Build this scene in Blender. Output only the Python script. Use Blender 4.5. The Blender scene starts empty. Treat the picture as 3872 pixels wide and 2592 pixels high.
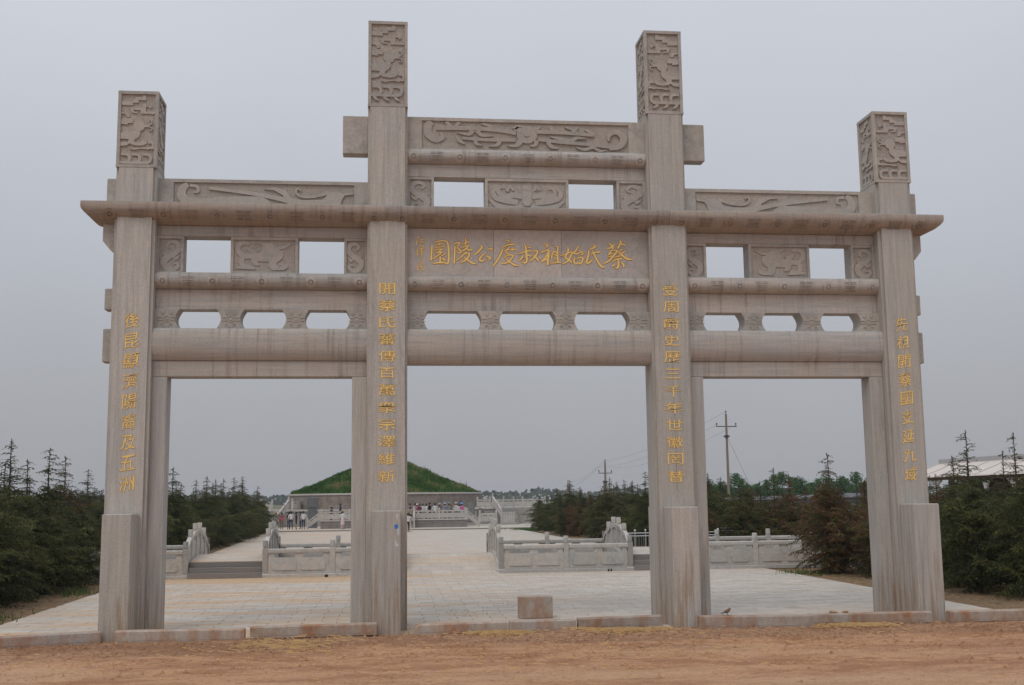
import bpy, bmesh, math, random
from math import sin, cos, pi, radians, sqrt
from mathutils import Vector, Matrix, noise

# ------------------------------------------------------------------ camera, sky, sun, exposure
G = 1.28                                     # layout units -> metres
sc = bpy.context.scene
COL = sc.collection
cam_d = bpy.data.cameras.new('camera'); cam = bpy.data.objects.new('camera', cam_d); COL.objects.link(cam)
sc.camera = cam
yaw, pitch, roll = .113, .137, -.012
F_ = Vector((sin(yaw)*cos(pitch), cos(yaw)*cos(pitch), sin(pitch)))
R_ = Vector((cos(yaw), -sin(yaw), 0)); U_ = R_.cross(F_)
RR = R_*cos(roll)+U_*sin(roll); UU = U_*cos(roll)-R_*sin(roll)
M = Matrix((RR, UU, -F_)).transposed().to_4x4(); M.translation = Vector((-2.58, -19.668, 2.2))*G
cam.matrix_world = M
cam_d.sensor_width = 36; cam_d.lens = 36*4269/3872; cam_d.clip_end = 6000; cam_d.clip_start = .1

W = bpy.data.worlds.new('World'); sc.world = W; W.use_nodes = True
nt = W.node_tree; nt.nodes.clear()
def N(t, k, **kw):
    n = t.nodes.new(k)
    for a, b in kw.items(): setattr(n, a, b)
    return n
SUN_EL, SUN_AZ = radians(56), radians(212)      # azimuth clockwise from +Y: behind the camera, to the left
wo = N(nt, 'ShaderNodeOutputWorld'); bg = N(nt, 'ShaderNodeBackground'); bg.inputs[1].default_value = .1
sky = N(nt, 'ShaderNodeTexSky', sky_type='NISHITA', sun_disc=False, sun_elevation=SUN_EL, sun_rotation=SUN_AZ, dust_density=6, air_density=1.4)
tc = N(nt, 'ShaderNodeTexCoord'); sp = N(nt, 'ShaderNodeSeparateXYZ'); nt.links.new(tc.outputs['Generated'], sp.inputs[0])
ramp = N(nt, 'ShaderNodeValToRGB'); nt.links.new(sp.outputs['Z'], ramp.inputs[0])
els = ramp.color_ramp.elements
els[0].position = 0; els[0].color = (.318, .325, .345, 1)
els[1].position = 1; els[1].color = (.74, .77, .83, 1)
for p, c in ((.09, (.345, .355, .382)), (.22, (.418, .434, .474)), (.42, (.515, .538, .590))):
    e = els.new(p); e.color = (*c, 1)
nz = N(nt, 'ShaderNodeTexNoise'); nz.inputs['Scale'].default_value = 2.1; nz.inputs['Detail'].default_value = 3
nt.links.new(tc.outputs['Generated'], nz.inputs['Vector'])
mr = N(nt, 'ShaderNodeMapRange'); mr.inputs['To Min'].default_value = 8.8; mr.inputs['To Max'].default_value = 11.2
nt.links.new(nz.outputs[0], mr.inputs[0])
vm = N(nt, 'ShaderNodeVectorMath', operation='SCALE'); nt.links.new(ramp.outputs[0], vm.inputs[0]); nt.links.new(mr.outputs[0], vm.inputs['Scale'])
mx = N(nt, 'ShaderNodeMix', data_type='RGBA'); mx.inputs[0].default_value = .93
nt.links.new(sky.outputs[0], mx.inputs[6]); nt.links.new(vm.outputs[0], mx.inputs[7])
nt.links.new(mx.outputs[2], bg.inputs[0]); nt.links.new(bg.outputs[0], wo.inputs[0])
sd = bpy.data.lights.new('sun', 'SUN'); sd.energy = .75; sd.angle = radians(28); sd.color = (1, .955, .89)
so = bpy.data.objects.new('sun', sd); COL.objects.link(so)
sdir = Vector((sin(SUN_AZ)*cos(SUN_EL), cos(SUN_AZ)*cos(SUN_EL), sin(SUN_EL)))
so.rotation_euler = sdir.to_track_quat('Z', 'Y').to_euler()
sc.view_settings.view_transform = 'Standard'; sc.view_settings.look = 'None'
sc.view_settings.exposure = 0.27; sc.view_settings.gamma = 1; sc.view_settings.use_curve_mapping = False

# ------------------------------------------------------------------ helpers
rnd = random.Random(7)
class MB:
    def __init__(s): s.v = []; s.f = []; s.m = []; s.c = []
    def add(s, vs, fs, mi=0, col=None):
        b = len(s.v); s.v += [tuple(v) for v in vs]
        s.f += [tuple(i+b for i in f) for f in fs]; s.m += [mi]*len(fs)
        s.c += [col if col is not None else .5]*len(fs)
    def box(s, x0, x1, y0, y1, z0, z1, mi=0, col=None):
        s.add([(x0,y0,z0),(x1,y0,z0),(x1,y1,z0),(x0,y1,z0),(x0,y0,z1),(x1,y0,z1),(x1,y1,z1),(x0,y1,z1)],
              [(0,3,2,1),(4,5,6,7),(0,1,5,4),(1,2,6,5),(2,3,7,6),(3,0,4,7)], mi, col)
    def cbox(s, x0, x1, y0, y1, z0, z1, b=.006, mi=0):
        """box with chamfered vertical and top edges"""
        def ring(z, d): return [(x0+d,y0,z),(x1-d,y0,z),(x1,y0+d,z),(x1,y1-d,z),(x1-d,y1,z),(x0+d,y1,z),(x0,y1-d,z),(x0,y0+d,z)]
        def ring2(z, d): return [(x0+2*d,y0+d,z),(x1-2*d,y0+d,z),(x1-d,y0+2*d,z),(x1-d,y1-2*d,z),(x1-2*d,y1-d,z),(x0+2*d,y1-d,z),(x0+d,y1-2*d,z),(x0+d,y0+2*d,z)]
        vs = ring2(z0,b)+ring(z0+b,b)+ring(z1-b,b)+ring2(z1,b)
        fs = [tuple(range(7,-1,-1)), tuple(range(24,32))]
        for k in range(3):
            for i in range(8): j=(i+1)%8; fs.append((k*8+i,k*8+j,k*8+8+j,k*8+8+i))
        s.add(vs, fs, mi)
    def prism(s, poly, axis, a, b, mi=0, bev=0):
        """poly 2-D; axis 'Y': poly is (x,z) extruded y=a..b ; 'X': poly is (y,z) ; 'Z': poly (x,y)"""
        n = len(poly)
        def P(p, t):
            return (p[0],t,p[1]) if axis=='Y' else ((t,p[0],p[1]) if axis=='X' else (p[0],p[1],t))
        vs = [P(p,a) for p in poly]+[P(p,b) for p in poly]
        fs = [tuple(range(n)), tuple(range(2*n-1,n-1,-1))]+[(i,i+n,(i+1)%n+n,(i+1)%n) for i in range(n)]
        s.add(vs, fs, mi)
    def loft(s, rings, mi=0, cap=True):
        n = len(rings[0]); vs = [p for r in rings for p in r]; fs = []
        for k in range(len(rings)-1):
            for i in range(n): j=(i+1)%n; fs.append((k*n+i,k*n+j,(k+1)*n+j,(k+1)*n+i))
        if cap: fs += [tuple(range(n-1,-1,-1)), tuple(range((len(rings)-1)*n, len(rings)*n))]
        s.add(vs, fs, mi)
    def tube(s, pts, rad, n=6, mi=0, cap=True):
        rings = []; up = Vector((0,0,1))
        pts = [Vector(p) for p in pts]
        for i, p in enumerate(pts):
            d = (pts[min(i+1,len(pts)-1)]-pts[max(i-1,0)]).normalized()
            a = d.cross(up if abs(d.z)<.95 else Vector((1,0,0))).normalized(); b = d.cross(a)
            r = rad[i] if isinstance(rad,(list,tuple)) else rad
            rings.append([tuple(p+a*(r*cos(2*pi*k/n))+b*(r*sin(2*pi*k/n))) for k in range(n)])
        s.loft(rings, mi, cap)
    def cyl(s, x, y, z0, z1, r, n=16, r1=None, mi=0):
        r1 = r if r1 is None else r1
        s.loft([[(x+r*cos(2*pi*k/n), y+r*sin(2*pi*k/n), z0) for k in range(n)],[(x+r1*cos(2*pi*k/n), y+r1*sin(2*pi*k/n), z1) for k in range(n)]], mi)
    def mesh(s, name, mats, smooth=False, fix=True):
        me = bpy.data.meshes.new(name)
        me.from_pydata([(a*G,b*G,c*G) for a,b,c in s.v], [], s.f)
        for m in (mats if isinstance(mats,(list,tuple)) else [mats]): me.materials.append(m)
        me.polygons.foreach_set('material_index', s.m)
        if smooth: me.polygons.foreach_set('use_smooth', [True]*len(s.f))
        at = me.attributes.new('rnd','FLOAT','FACE'); at.data.foreach_set('value', [float(c) for c in s.c])
        if fix:
            bm = bmesh.new(); bm.from_mesh(me); bmesh.ops.recalc_face_normals(bm, faces=bm.faces); bm.to_mesh(me); bm.free()
        me.update(); return me
def tag(o, label=None, cat=None, group=None, kind=None):
    if label: o['label'] = label
    if cat: o['category'] = cat
    if group: o['group'] = group
    if kind: o['kind'] = kind
    return o
def put(name, me, parent=None, loc=(0,0,0), rz=0, **k):
    o = bpy.data.objects.new(name, me); COL.objects.link(o)
    o.location = [c*G for c in loc]; o.rotation_euler = (0,0,rz)
    if parent: o.parent = parent
    return tag(o, **k)
def thing(name, label, cat, loc=(0,0,0), rz=0, group=None):
    o = put(name, None, None, loc, rz); o.empty_display_size = .2
    return tag(o, label, cat, group)
def build(name, mb, mats, parent=None, loc=(0,0,0), rz=0, smooth=False, fix=True, **k):
    return put(name, mb.mesh(name, mats, smooth, fix), parent, loc, rz, **k)
def autosmooth(o, deg=35):
    me = o.data
    me.polygons.foreach_set('use_smooth', [True]*len(me.polygons))
    me.set_sharp_from_angle(angle=radians(deg))
    return o

# ------------------------------------------------------------------ materials
def newmat(name):
    m = bpy.data.materials.new(name); m.use_nodes = True; t = m.node_tree; t.nodes.clear()
    o = N(t,'ShaderNodeOutputMaterial'); b = N(t,'ShaderNodeBsdfPrincipled'); t.links.new(b.outputs[0], o.inputs[0])
    b.inputs['Specular IOR Level'].default_value = .3
    return m, t, b
def lnk(t, a, b): t.links.new(a, b)
def coords(t, scale=(1,1,1), space='object', rndoff=True, rot=(0,0,0)):
    if space == 'world': src = N(t,'ShaderNodeNewGeometry').outputs['Position']
    else: src = N(t,'ShaderNodeTexCoord').outputs['Object']
    if rndoff:
        oi = N(t,'ShaderNodeObjectInfo'); mu = N(t,'ShaderNodeMath', operation='MULTIPLY'); mu.inputs[1].default_value = 37.3
        lnk(t, oi.outputs['Random'], mu.inputs[0])
        ad = N(t,'ShaderNodeVectorMath', operation='ADD'); lnk(t, src, ad.inputs[0]); lnk(t, mu.outputs[0], ad.inputs[1]); src = ad.outputs[0]
    mp = N(t,'ShaderNodeMapping'); mp.inputs['Scale'].default_value = scale; mp.inputs['Rotation'].default_value = rot
    lnk(t, src, mp.inputs[0]); return mp.outputs[0]
def noi(t, vec, scale=1, detail=4, rough=.55, dist=0):
    n = N(t,'ShaderNodeTexNoise'); n.inputs['Scale'].default_value = scale; n.inputs['Detail'].default_value = detail
    n.inputs['Roughness'].default_value = rough; n.inputs['Distortion'].default_value = dist
    lnk(t, vec, n.inputs['Vector']); return n.outputs[0]
def rmp(t, fac, stops):
    r = N(t,'ShaderNodeValToRGB'); lnk(t, fac, r.inputs[0]); e = r.color_ramp.elements
    for i, (p, c) in enumerate(stops):
        c = (c,c,c) if not isinstance(c,(tuple,list)) else c
        if i < 2: e[i].position = p; e[i].color = (*c,1)
        else: k = e.new(p); k.color = (*c,1)
    return r.outputs[0]
def mix(t, a, b, fac=.5, mode='MIX'):
    m = N(t,'ShaderNodeMix', data_type='RGBA', blend_type=mode)
    for s, v in ((0,fac),(6,a),(7,b)):
        if hasattr(v,'is_output'): lnk(t, v, m.inputs[s])
        elif s == 0: m.inputs[0].default_value = v
        else: m.inputs[s].default_value = (*v,1)
    return m.outputs[2]
def mth(t, op, a, b=0.):
    m = N(t,'ShaderNodeMath', operation=op)
    for i, v in enumerate((a,b)):
        if hasattr(v,'is_output'): lnk(t, v, m.inputs[i])
        else: m.inputs[i].default_value = v
    return m.outputs[0]
def bump(t, b, h, s=.3, d=.02):
    n = N(t,'ShaderNodeBump'); n.inputs['Strength'].default_value = s; n.inputs['Distance'].default_value = d
    lnk(t, h, n.inputs['Height']); lnk(t, n.outputs[0], b.inputs['Normal'])

def stone(name, base, grain='Z', tint=(.37,.31,.27), grey=(.33,.34,.34), rust=0, streak=0, rough=.78, bs=.25, scale=1., patch=.5, chisel=0):
    m, t, b = newmat(name)
    st = {'Z':(7,7,.35),'X':(.35,7,7),'N':(2.4,2.4,2.4)}[grain]
    st = tuple(a*scale for a in st)
    g1 = noi(t, coords(t, st), 1.6, 5, .62, .3)
    g2 = noi(t, coords(t, tuple(a*3.1 for a in st)), 1.3, 4, .6)
    big = noi(t, coords(t, (.55,.55,.35) if patch < 1 else (1.9,1.9,.9)), 1.5, 5 if patch >= 1 else 3, .5 if patch < 1 else .65)
    col = mix(t, base, grey, rmp(t, g1, [(.42,0),(.66,1)]))
    col = mix(t, col, tint, rmp(t, big, [(.42,0),(.68,patch)]))
    col = mix(t, col, (.5,.5,.5), .35, 'OVERLAY') if False else col
    v = rmp(t, g2, [(.25,.88),(.75,1.08)])
    col = mix(t, col, v, 1, 'MULTIPLY')
    if streak:                                        # rain marks running down the face
        s1 = noi(t, coords(t, (5.5,.6,.22), 'world', False), 1.5, 5, .65, .4)
        s2 = noi(t, coords(t, (.5,.5,1.3), 'world', False), 1.2, 2)
        f = mth(t, 'MULTIPLY', rmp(t, s1, [(.50,0),(.68,1)]), rmp(t, s2, [(.35,.15),(.65,1)]))
        col = mix(t, col, (.155,.115,.09), mth(t,'MULTIPLY', f, streak))
    if grain == 'Z':                                  # pale lime wash and darker runs along the shaft
        w1 = noi(t, coords(t, (9,9,.16)), 1.5, 4, .6, .2); w2 = noi(t, coords(t, (1,1,.8)), 1.3, 3)
        col = mix(t, col, (.56,.54,.52), mth(t,'MULTIPLY', rmp(t, w1, [(.55,0),(.66,.42)]), rmp(t, w2, [(.42,0),(.6,1)])))
        w3 = noi(t, coords(t, (13,13,.2)), 1.4, 4, .6, .2)
        col = mix(t, col, (.235,.205,.18), rmp(t, w3, [(.58,0),(.70,.26)]))
    if rust:                                          # earth coloured staining near the foot
        ge = N(t,'ShaderNodeNewGeometry'); s3 = N(t,'ShaderNodeSeparateXYZ'); lnk(t, ge.outputs['Position'], s3.inputs[0])
        hn = noi(t, coords(t, (9,9,.4),'world',False), 1.2, 5, .68)
        hh = mth(t, 'ADD', s3.outputs['Z'], mth(t,'MULTIPLY', mth(t,'SUBTRACT', .60, hn), 11.))
        f = rmp(t, mth(t,'MULTIPLY', hh, .25), [(.08,1),(.55,0)])
        col = mix(t, col, (.29,.165,.07), mth(t,'MULTIPLY', f, rust))
    oi_ = N(t,'ShaderNodeObjectInfo')                 # every piece was cut from its own block
    col = mix(t, col, rmp(t, oi_.outputs['Random'], [(0,(.86,.875,.89)),(.35,(.97,.955,.935)),(.7,(1.06,1.05,1.04)),(1,(.93,.93,.95))]), 1, 'MULTIPLY')
    vn = noi(t, coords(t, tuple(a*.45 for a in st), 'object', True, (0,.35,.12)), 1.1, 6, .7, 1.2)
    col = mix(t, col, (.24,.235,.235), rmp(t, vn, [(.565,0),(.60,.38),(.615,.1),(.66,0)]))
    sp_ = noi(t, coords(t, (1,1,1)), 38, 2, .7)
    col = mix(t, col, rmp(t, sp_, [(.3,.86),(.7,1.08)]), 1, 'MULTIPLY')
    lnk(t, col, b.inputs['Base Color']); b.inputs['Roughness'].default_value = rough
    h = mth(t, 'ADD', mth(t,'MULTIPLY', g2, .6), mth(t,'MULTIPLY', noi(t, coords(t,(1,1,1)), 60 if not chisel else 34, 3, .7), 1.2 if not chisel else 3.5))
    bump(t, b, h, bs, .012 if not chisel else .03)
    return m
BASE = (.490,.462,.425); TINT = (.480,.428,.362); GREY = (.395,.392,.382)
m_shaft = stone('stone vertical grain', BASE, 'Z', tint=TINT, grey=GREY, rust=.62, streak=.15)
m_beam = stone('stone horizontal grain', (.47,.437,.405), 'X', tint=(.45,.385,.33), grey=GREY, streak=.6)
m_cornice = stone('weathered cornice stone with painted shade', (.375,.325,.285), 'X', tint=(.36,.275,.215), grey=(.325,.30,.277), streak=.6)  # weathered brown, darkened over the whole cornice to stand in for underside shade
m_block = stone('stone plain', (.455,.425,.392), 'N', tint=TINT, grey=(.34,.33,.315))
m_relief = stone('stone relief', (.44,.40,.365), 'N', tint=(.43,.375,.315), grey=(.40,.385,.36))
m_chisel = stone('chiselled ground stone', (.465,.42,.372), 'N', tint=(.46,.39,.325), grey=(.42,.395,.365), chisel=1, bs=.5)
m_panel = stone('pale smooth inscription stone', (.53,.475,.44), 'N', tint=(.52,.44,.38), grey=(.50,.465,.44), bs=.1, patch=.4)
m_rail = stone('pale balustrade stone', (.53,.495,.455), 'N', tint=(.53,.46,.385), grey=(.43,.435,.43), bs=.2)
m_kerb = stone('kerb stone with red earth stains', (.44,.375,.32), 'N', tint=(.36,.185,.10), grey=(.42,.37,.33), patch=1., bs=.35)
m_step = stone('dark step stone', (.25,.225,.21), 'X', tint=(.27,.23,.2), grey=(.2,.2,.2))
m_dark = stone('dark stele stone', (.15,.16,.165), 'N', tint=(.17,.17,.17), grey=(.12,.125,.13))
m_terr = stone('terrace wall stone', (.37,.355,.335), 'X', tint=(.36,.32,.27), grey=(.28,.29,.285), bs=.4)

def gold():
    m, t, b = newmat('gold paint')
    n = noi(t, coords(t,(1,1,1)), 30, 3)
    lnk(t, mix(t, (.80,.55,.17), (.92,.70,.30), n), b.inputs['Base Color'])
    b.inputs['Roughness'].default_value = .42; b.inputs['Metallic'].default_value = .12
    return m
m_gold = gold()
def plain(name, c, rough=.8, metal=0, var=.15, sc_=8, emit=0):
    m, t, b = newmat(name)
    n = noi(t, coords(t,(1,1,1)), sc_, 3)
    lnk(t, mix(t, tuple(x*(1-var) for x in c), tuple(min(1,x*(1+var)) for x in c), n), b.inputs['Base Color'])
    b.inputs['Roughness'].default_value = rough; b.inputs['Metallic'].default_value = metal
    return m
m_goldedge = plain('ochre letter edge', (.40,.185,.045), .6)

def paving_mat(geo=True):
    m, t, b = newmat('pale paving slab' if geo else 'pale paving far')
    at = N(t,'ShaderNodeAttribute', attribute_name='rnd'); oi = N(t,'ShaderNodeObjectInfo')
    r = mth(t,'FRACT', mth(t,'ADD', at.outputs['Fac'], oi.outputs['Random']))
    col = mix(t, (.455,.41,.36), (.525,.482,.43), r)
    if not geo:
        br = N(t,'ShaderNodeTexBrick'); br.offset = .5
        br.inputs['Scale'].default_value = 1; br.inputs['Brick Width'].default_value = .77; br.inputs['Row Height'].default_value = .385
        br.inputs['Mortar Size'].default_value = .012; br.inputs['Color1'].default_value = (.455,.41,.36,1); br.inputs['Color2'].default_value = (.52,.48,.43,1)
        br.inputs['Mortar'].default_value = (.36,.32,.27,1)
        lnk(t, coords(t,(1,1,1),'world',False), br.inputs['Vector']); col = br.outputs[0]
    g = noi(t, coords(t,(1,1,1),'world',False), 2.2, 5, .6)
    col = mix(t, col, rmp(t, g, [(.3,.86),(.7,1.06)]), 1, 'MULTIPLY')
    # washed-in earth lying in bands across the slabs
    e1 = noi(t, coords(t,(.13,.85,1),'world',False), 1.4, 5, .6, .5)
    ge = N(t,'ShaderNodeNewGeometry'); s3 = N(t,'ShaderNodeSeparateXYZ'); lnk(t, ge.outputs['Position'], s3.inputs[0])
    lf = rmp(t, mth(t,'ADD', mth(t,'MULTIPLY', s3.outputs['X'], -.05), .5), [(.35,.18),(.72,1)])
    f = mth(t,'MULTIPLY', rmp(t, e1, [(.46,0),(.62,.85)]), lf)
    nearf = rmp(t, mth(t,'ADD', mth(t,'MULTIPLY', s3.outputs['Y'], .1), .35), [(.30,1),(.58,0)])
    f2 = mth(t,'MULTIPLY', nearf, rmp(t, noi(t, coords(t,(.5,1.2,1),'world',False), 1.6, 5, .6), [(.38,0),(.62,1)]))
    bal = mth(t,'MULTIPLY', rmp(t, mth(t,'MULTIPLY', mth(t,'ADD', s3.outputs['Y'], -14), .25), [(.2,0),(.75,.8)]), rmp(t, mth(t,'MULTIPLY', s3.outputs['X'], -.1), [(.22,.12),(.40,1)]))
    bal = mth(t,'MULTIPLY', bal, rmp(t, mth(t,'MULTIPLY', s3.outputs['Y'], .05), [(.90,1),(.96,0)]))
    f = mth(t,'MINIMUM', mth(t,'ADD', mth(t,'ADD', f, f2), bal), .92)
    col = mix(t, col, (.50,.335,.20), f)
    lnk(t, col, b.inputs['Base Color']); b.inputs['Roughness'].default_value = .85
    bump(t, b, noi(t, coords(t,(1,1,1),'world',False), 45, 4, .7), .3, .008)
    return m
m_pave = paving_mat(); m_pavefar = paving_mat(False)

def earth(name, a, b_, c, fine=1):
    m, t, b = newmat(name)
    n1 = noi(t, coords(t,(.35,1.6,1),'world',False), 1.1, 6, .62, .4)
    n2 = noi(t, coords(t,(1,1.6,1),'world',False), 5.5, 6, .7, .2)
    n3 = noi(t, coords(t,(1,1,1),'world',False), 38, 3, .7)
    col = mix(t, a, b_, rmp(t, n1, [(.40,0),(.60,1)]))
    col = mix(t, col, c, rmp(t, n2, [(.50,0),(.66,.8)]))
    col = mix(t, col, rmp(t, n3, [(.3,.72),(.7,1.2)]), 1, 'MULTIPLY')
    lnk(t, col, b.inputs['Base Color']); b.inputs['Roughness'].default_value = .95
    h = mth(t,'ADD', n2, mth(t,'MULTIPLY', n3, .5))
    bump(t, b, h, .8, .04*fine)
    return m
def soilmat():
    m, t, b = newmat('red brown earth')
    n1 = noi(t, coords(t,(.38,1.15,1),'world',False), 1.15, 8, .74, 1.1)
    n0 = noi(t, coords(t,(.12,.5,1),'world',False), 1.0, 3, .5, .3)
    n2 = noi(t, coords(t,(1,1.7,1),'world',False), 6.5, 7, .76, .3)
    n3 = noi(t, coords(t,(1,1,1),'world',False), 33, 4, .75)
    col = mix(t, (.60,.345,.20), (.42,.215,.115), rmp(t, n1, [(.44,0),(.57,1)]))
    col = mix(t, col, (.66,.42,.26), rmp(t, n0, [(.48,0),(.62,.6)]))
    ge = N(t,'ShaderNodeNewGeometry'); s3 = N(t,'ShaderNodeSeparateXYZ'); lnk(t, ge.outputs['Position'], s3.inputs[0])
    band = rmp(t, mth(t,'ADD', mth(t,'MULTIPLY', s3.outputs['Y'], .16), mth(t,'ADD', .62, mth(t,'MULTIPLY', mth(t,'SUBTRACT', n0, .5), 1.1))), [(.05,0),(.22,1)])
    # trodden litter and damp earth: a darker worked strip along the kerb, speckled
    col = mix(t, col, (.25,.145,.085), mth(t,'MULTIPLY', band, rmp(t, n2, [(.40,0),(.60,1)])))
    col = mix(t, col, (.23,.11,.06), rmp(t, n2, [(.56,0),(.68,.85)]))
    col = mix(t, col, rmp(t, n3, [(.3,.74),(.7,1.18)]), 1, 'MULTIPLY')
    lnk(t, col, b.inputs['Base Color']); b.inputs['Roughness'].default_value = .95
    bump(t, b, mth(t,'ADD', n2, mth(t,'MULTIPLY', n3, .5)), 1., .05); return m
m_soil = soilmat(); m_soil_old = earth('red brown earth', (.60,.355,.215), (.45,.235,.125), (.27,.15,.09))
m_bedsoil = earth('planting bed earth', (.27,.17,.105), (.20,.14,.075), (.11,.10,.045))
m_field = earth('field ground', (.17,.15,.09), (.10,.13,.05), (.12,.09,.06))

def leafmat(name, cols, dead=(.165,.082,.040), trans=.18):
    m, t, b = newmat(name)
    at = N(t,'ShaderNodeAttribute', attribute_name='rnd'); oi = N(t,'ShaderNodeObjectInfo')
    col = rmp(t, at.outputs['Fac'], cols)
    s = N(t,'ShaderNodeSeparateColor'); lnk(t, oi.outputs['Color'], s.inputs[0])
    # object colour red channel = how much of the crown has turned brown
    thr = mth(t,'SUBTRACT', mth(t,'ADD', s.outputs[0], .0), noi(t, coords(t,(1,1,1)), 2.6, 3, .7))
    f = rmp(t, mth(t,'ADD', mth(t,'MULTIPLY', thr, 2.5), .5), [(.25,0),(.75,1)])
    col = mix(t, col, dead, f)
    b.inputs['Roughness'].default_value = .75
    lnk(t, col, b.inputs['Base Color'])
    tr = N(t,'ShaderNodeBsdfTranslucent'); lnk(t, col, tr.inputs[0])
    ms = N(t,'ShaderNodeMixShader'); ms.inputs[0].default_value = trans
    out = [n for n in t.nodes if n.type == 'OUTPUT_MATERIAL'][0]
    lnk(t, b.outputs[0], ms.inputs[1]); lnk(t, tr.outputs[0], ms.inputs[2]); lnk(t, ms.outputs[0], out.inputs[0])
    return m
m_cedar = leafmat('cedar needles', [(0,(.024,.034,.012)),(.5,(.056,.074,.022)),(1,(.150,.150,.048))])
m_poplar = leafmat('poplar leaves', [(0,(.035,.095,.030)),(.5,(.055,.135,.040)),(1,(.09,.18,.05))])
m_woods = leafmat('distant foliage', [(0,(.035,.055,.03)),(.5,(.05,.075,.04)),(1,(.075,.10,.05))])
m_grass = leafmat('grass blades', [(0,(.030,.082,.012)),(.5,(.055,.135,.022)),(.8,(.10,.165,.045)),(1,(.24,.21,.09))], dead=(.065,.12,.025))
m_straw = plain('straw', (.66,.45,.22), .8, 0, .3, 20)
m_bark = plain('bark', (.075,.052,.038), .9, 0, .4, 30)
m_steel = plain('stainless steel', (.62,.63,.65), .3, .9, .05)
m_conc = plain('pole concrete', (.25,.185,.14), .85, 0, .2)
m_wire = plain('dark wire', (.06,.06,.065), .6)
m_porc = plain('brown insulator', (.10,.06,.05), .3)
m_roof = plain('pale roof sheet', (.60,.545,.50), .7, 0, .08, 2)
m_ridge = plain('grey ridge', (.42,.41,.41), .8)
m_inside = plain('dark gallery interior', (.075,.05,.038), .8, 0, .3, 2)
m_post = plain('white gallery post', (.55,.54,.52), .7)
m_water = plain('canal water', (.05,.055,.04), .08)
m_black = plain('black plastic', (.015,.015,.018), .5)
m_paper = plain('torn paper', (.55,.56,.60), .7)
m_blue = plain('blue print', (.06,.20,.52), .6)

def wallbrick(name, c1, c2, mo, bw, rh, mort):
    m, t, b = newmat(name)
    br = N(t,'ShaderNodeTexBrick'); br.inputs['Scale'].default_value = 1
    br.inputs['Brick Width'].default_value = bw; br.inputs['Row Height'].default_value = rh; br.inputs['Mortar Size'].default_value = mort
    br.inputs['Color1'].default_value = (*c1,1); br.inputs['Color2'].default_value = (*c2,1); br.inputs['Mortar'].default_value = (*mo,1)
    tcx = N(t,'ShaderNodeTexCoord'); s3 = N(t,'ShaderNodeSeparateXYZ'); lnk(t, tcx.outputs['Object'], s3.inputs[0])
    cb = N(t,'ShaderNodeCombineXYZ'); lnk(t, mth(t,'ADD', s3.outputs[0], s3.outputs[1]), cb.inputs[0]); lnk(t, s3.outputs[2], cb.inputs[1])
    lnk(t, cb.outputs[0], br.inputs['Vector'])
    n = noi(t, coords(t,(1,1,1)), 1.1, 5, .6); n2 = noi(t, coords(t,(1,1,.25)), 2.5, 4, .6)
    col = mix(t, br.outputs[0], rmp(t, n, [(.3,.7),(.7,1.25)]), 1, 'MULTIPLY')
    col = mix(t, col, (.26,.15,.09), rmp(t, n2, [(.5,0),(.75,.55)]))
    lnk(t, col, b.inputs['Base Color']); b.inputs['Roughness'].default_value = .9
    bump(t, b, br.outputs[1], -.5, .02)
    return m
m_ringwall = wallbrick('mottled brick of ring wall', (.20,.165,.14), (.29,.26,.235), (.19,.17,.155), .24, .12, .018)
m_greywall = wallbrick('grey perimeter brick', (.15,.15,.165), (.20,.20,.215), (.12,.12,.125), .5, .13, .012)
m_tile = plain('grey roof tile', (.16,.16,.18), .8, 0, .25, 12)

# ------------------------------------------------------------------ ground
def rects(name, rs, z, mat, kind='structure', label=None):
    mb = MB()
    for x0,x1,y0,y1 in rs: mb.add([(x0,y0,z),(x1,y0,z),(x1,y1,z),(x0,y1,z)], [(0,1,2,3)])
    return build(name, mb, mat, kind=kind, fix=False, label=label)
CAN0, CAN1 = 14.55, 18.25
rects('ground', [(-900,-34,-60,1150),(34,900,-60,1150),(-34,34,CAN1+.05,1150),(-34,34,-5,CAN0-.05),(-34,34,-60,-4.99)], -.07, m_field, label='flat field and bed ground around the memorial')
rects('planting_bed_soil', [(-19,-9.55,.2,CAN0-.06),(8.95,30,.2,CAN0-.06),(-19,-9.55,CAN1+.06,64),(7.6,30,CAN1+.06,64)], -.03, m_bedsoil)
# foreground earth with real relief
def soil_h(x, y):
    h = .016*noise.noise(Vector((x*.35, y*.7, 0)))+.020*noise.noise(Vector((x*1.1, y*1.9, 3)))+.018*noise.noise(Vector((x*4, y*5, 7)))+.014*noise.noise(Vector((x*11, y*12, 9)))
    near = max(0, 1-abs(y+1.0)/1.1)
    return h*(.55+.45*min(1, max(0,(-y-.9)/1.5)))-.015+near*(.025+.05*max(0,noise.noise(Vector((x*1.1,1,4)))))
mb = MB(); X0,X1,Y0,Y1,D_ = -17.,19.,-7.6,-.42,.055
nx = int((X1-X0)/D_); ny = int((Y1-Y0)/D_)
vs = [(X0+i*D_, Y0+j*D_, soil_h(X0+i*D_, Y0+j*D_)) for j in range(ny+1) for i in range(nx+1)]
mb.add(vs, [(j*(nx+1)+i, j*(nx+1)+i+1, (j+1)*(nx+1)+i+1, (j+1)*(nx+1)+i) for j in range(ny) for i in range(nx)])
build('earth_road', mb, m_soil, smooth=True, fix=False, kind='structure')
mb = MB(); mb.add([(-60,-60,-.045),(60,-60,-.045),(60,-7.5,-.045),(-60,-7.5,-.045)],[(0,1,2,3)]); mb.add([(-60,-7.5,-.045),(-16.9,-7.5,-.045),(-16.9,.3,-.045),(-60,.3,-.045)],[(0,1,2,3)]); mb.add([(18.9,-7.5,-.045),(60,-7.5,-.045),(60,.3,-.045),(18.9,.3,-.045)],[(0,1,2,3)])
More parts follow.
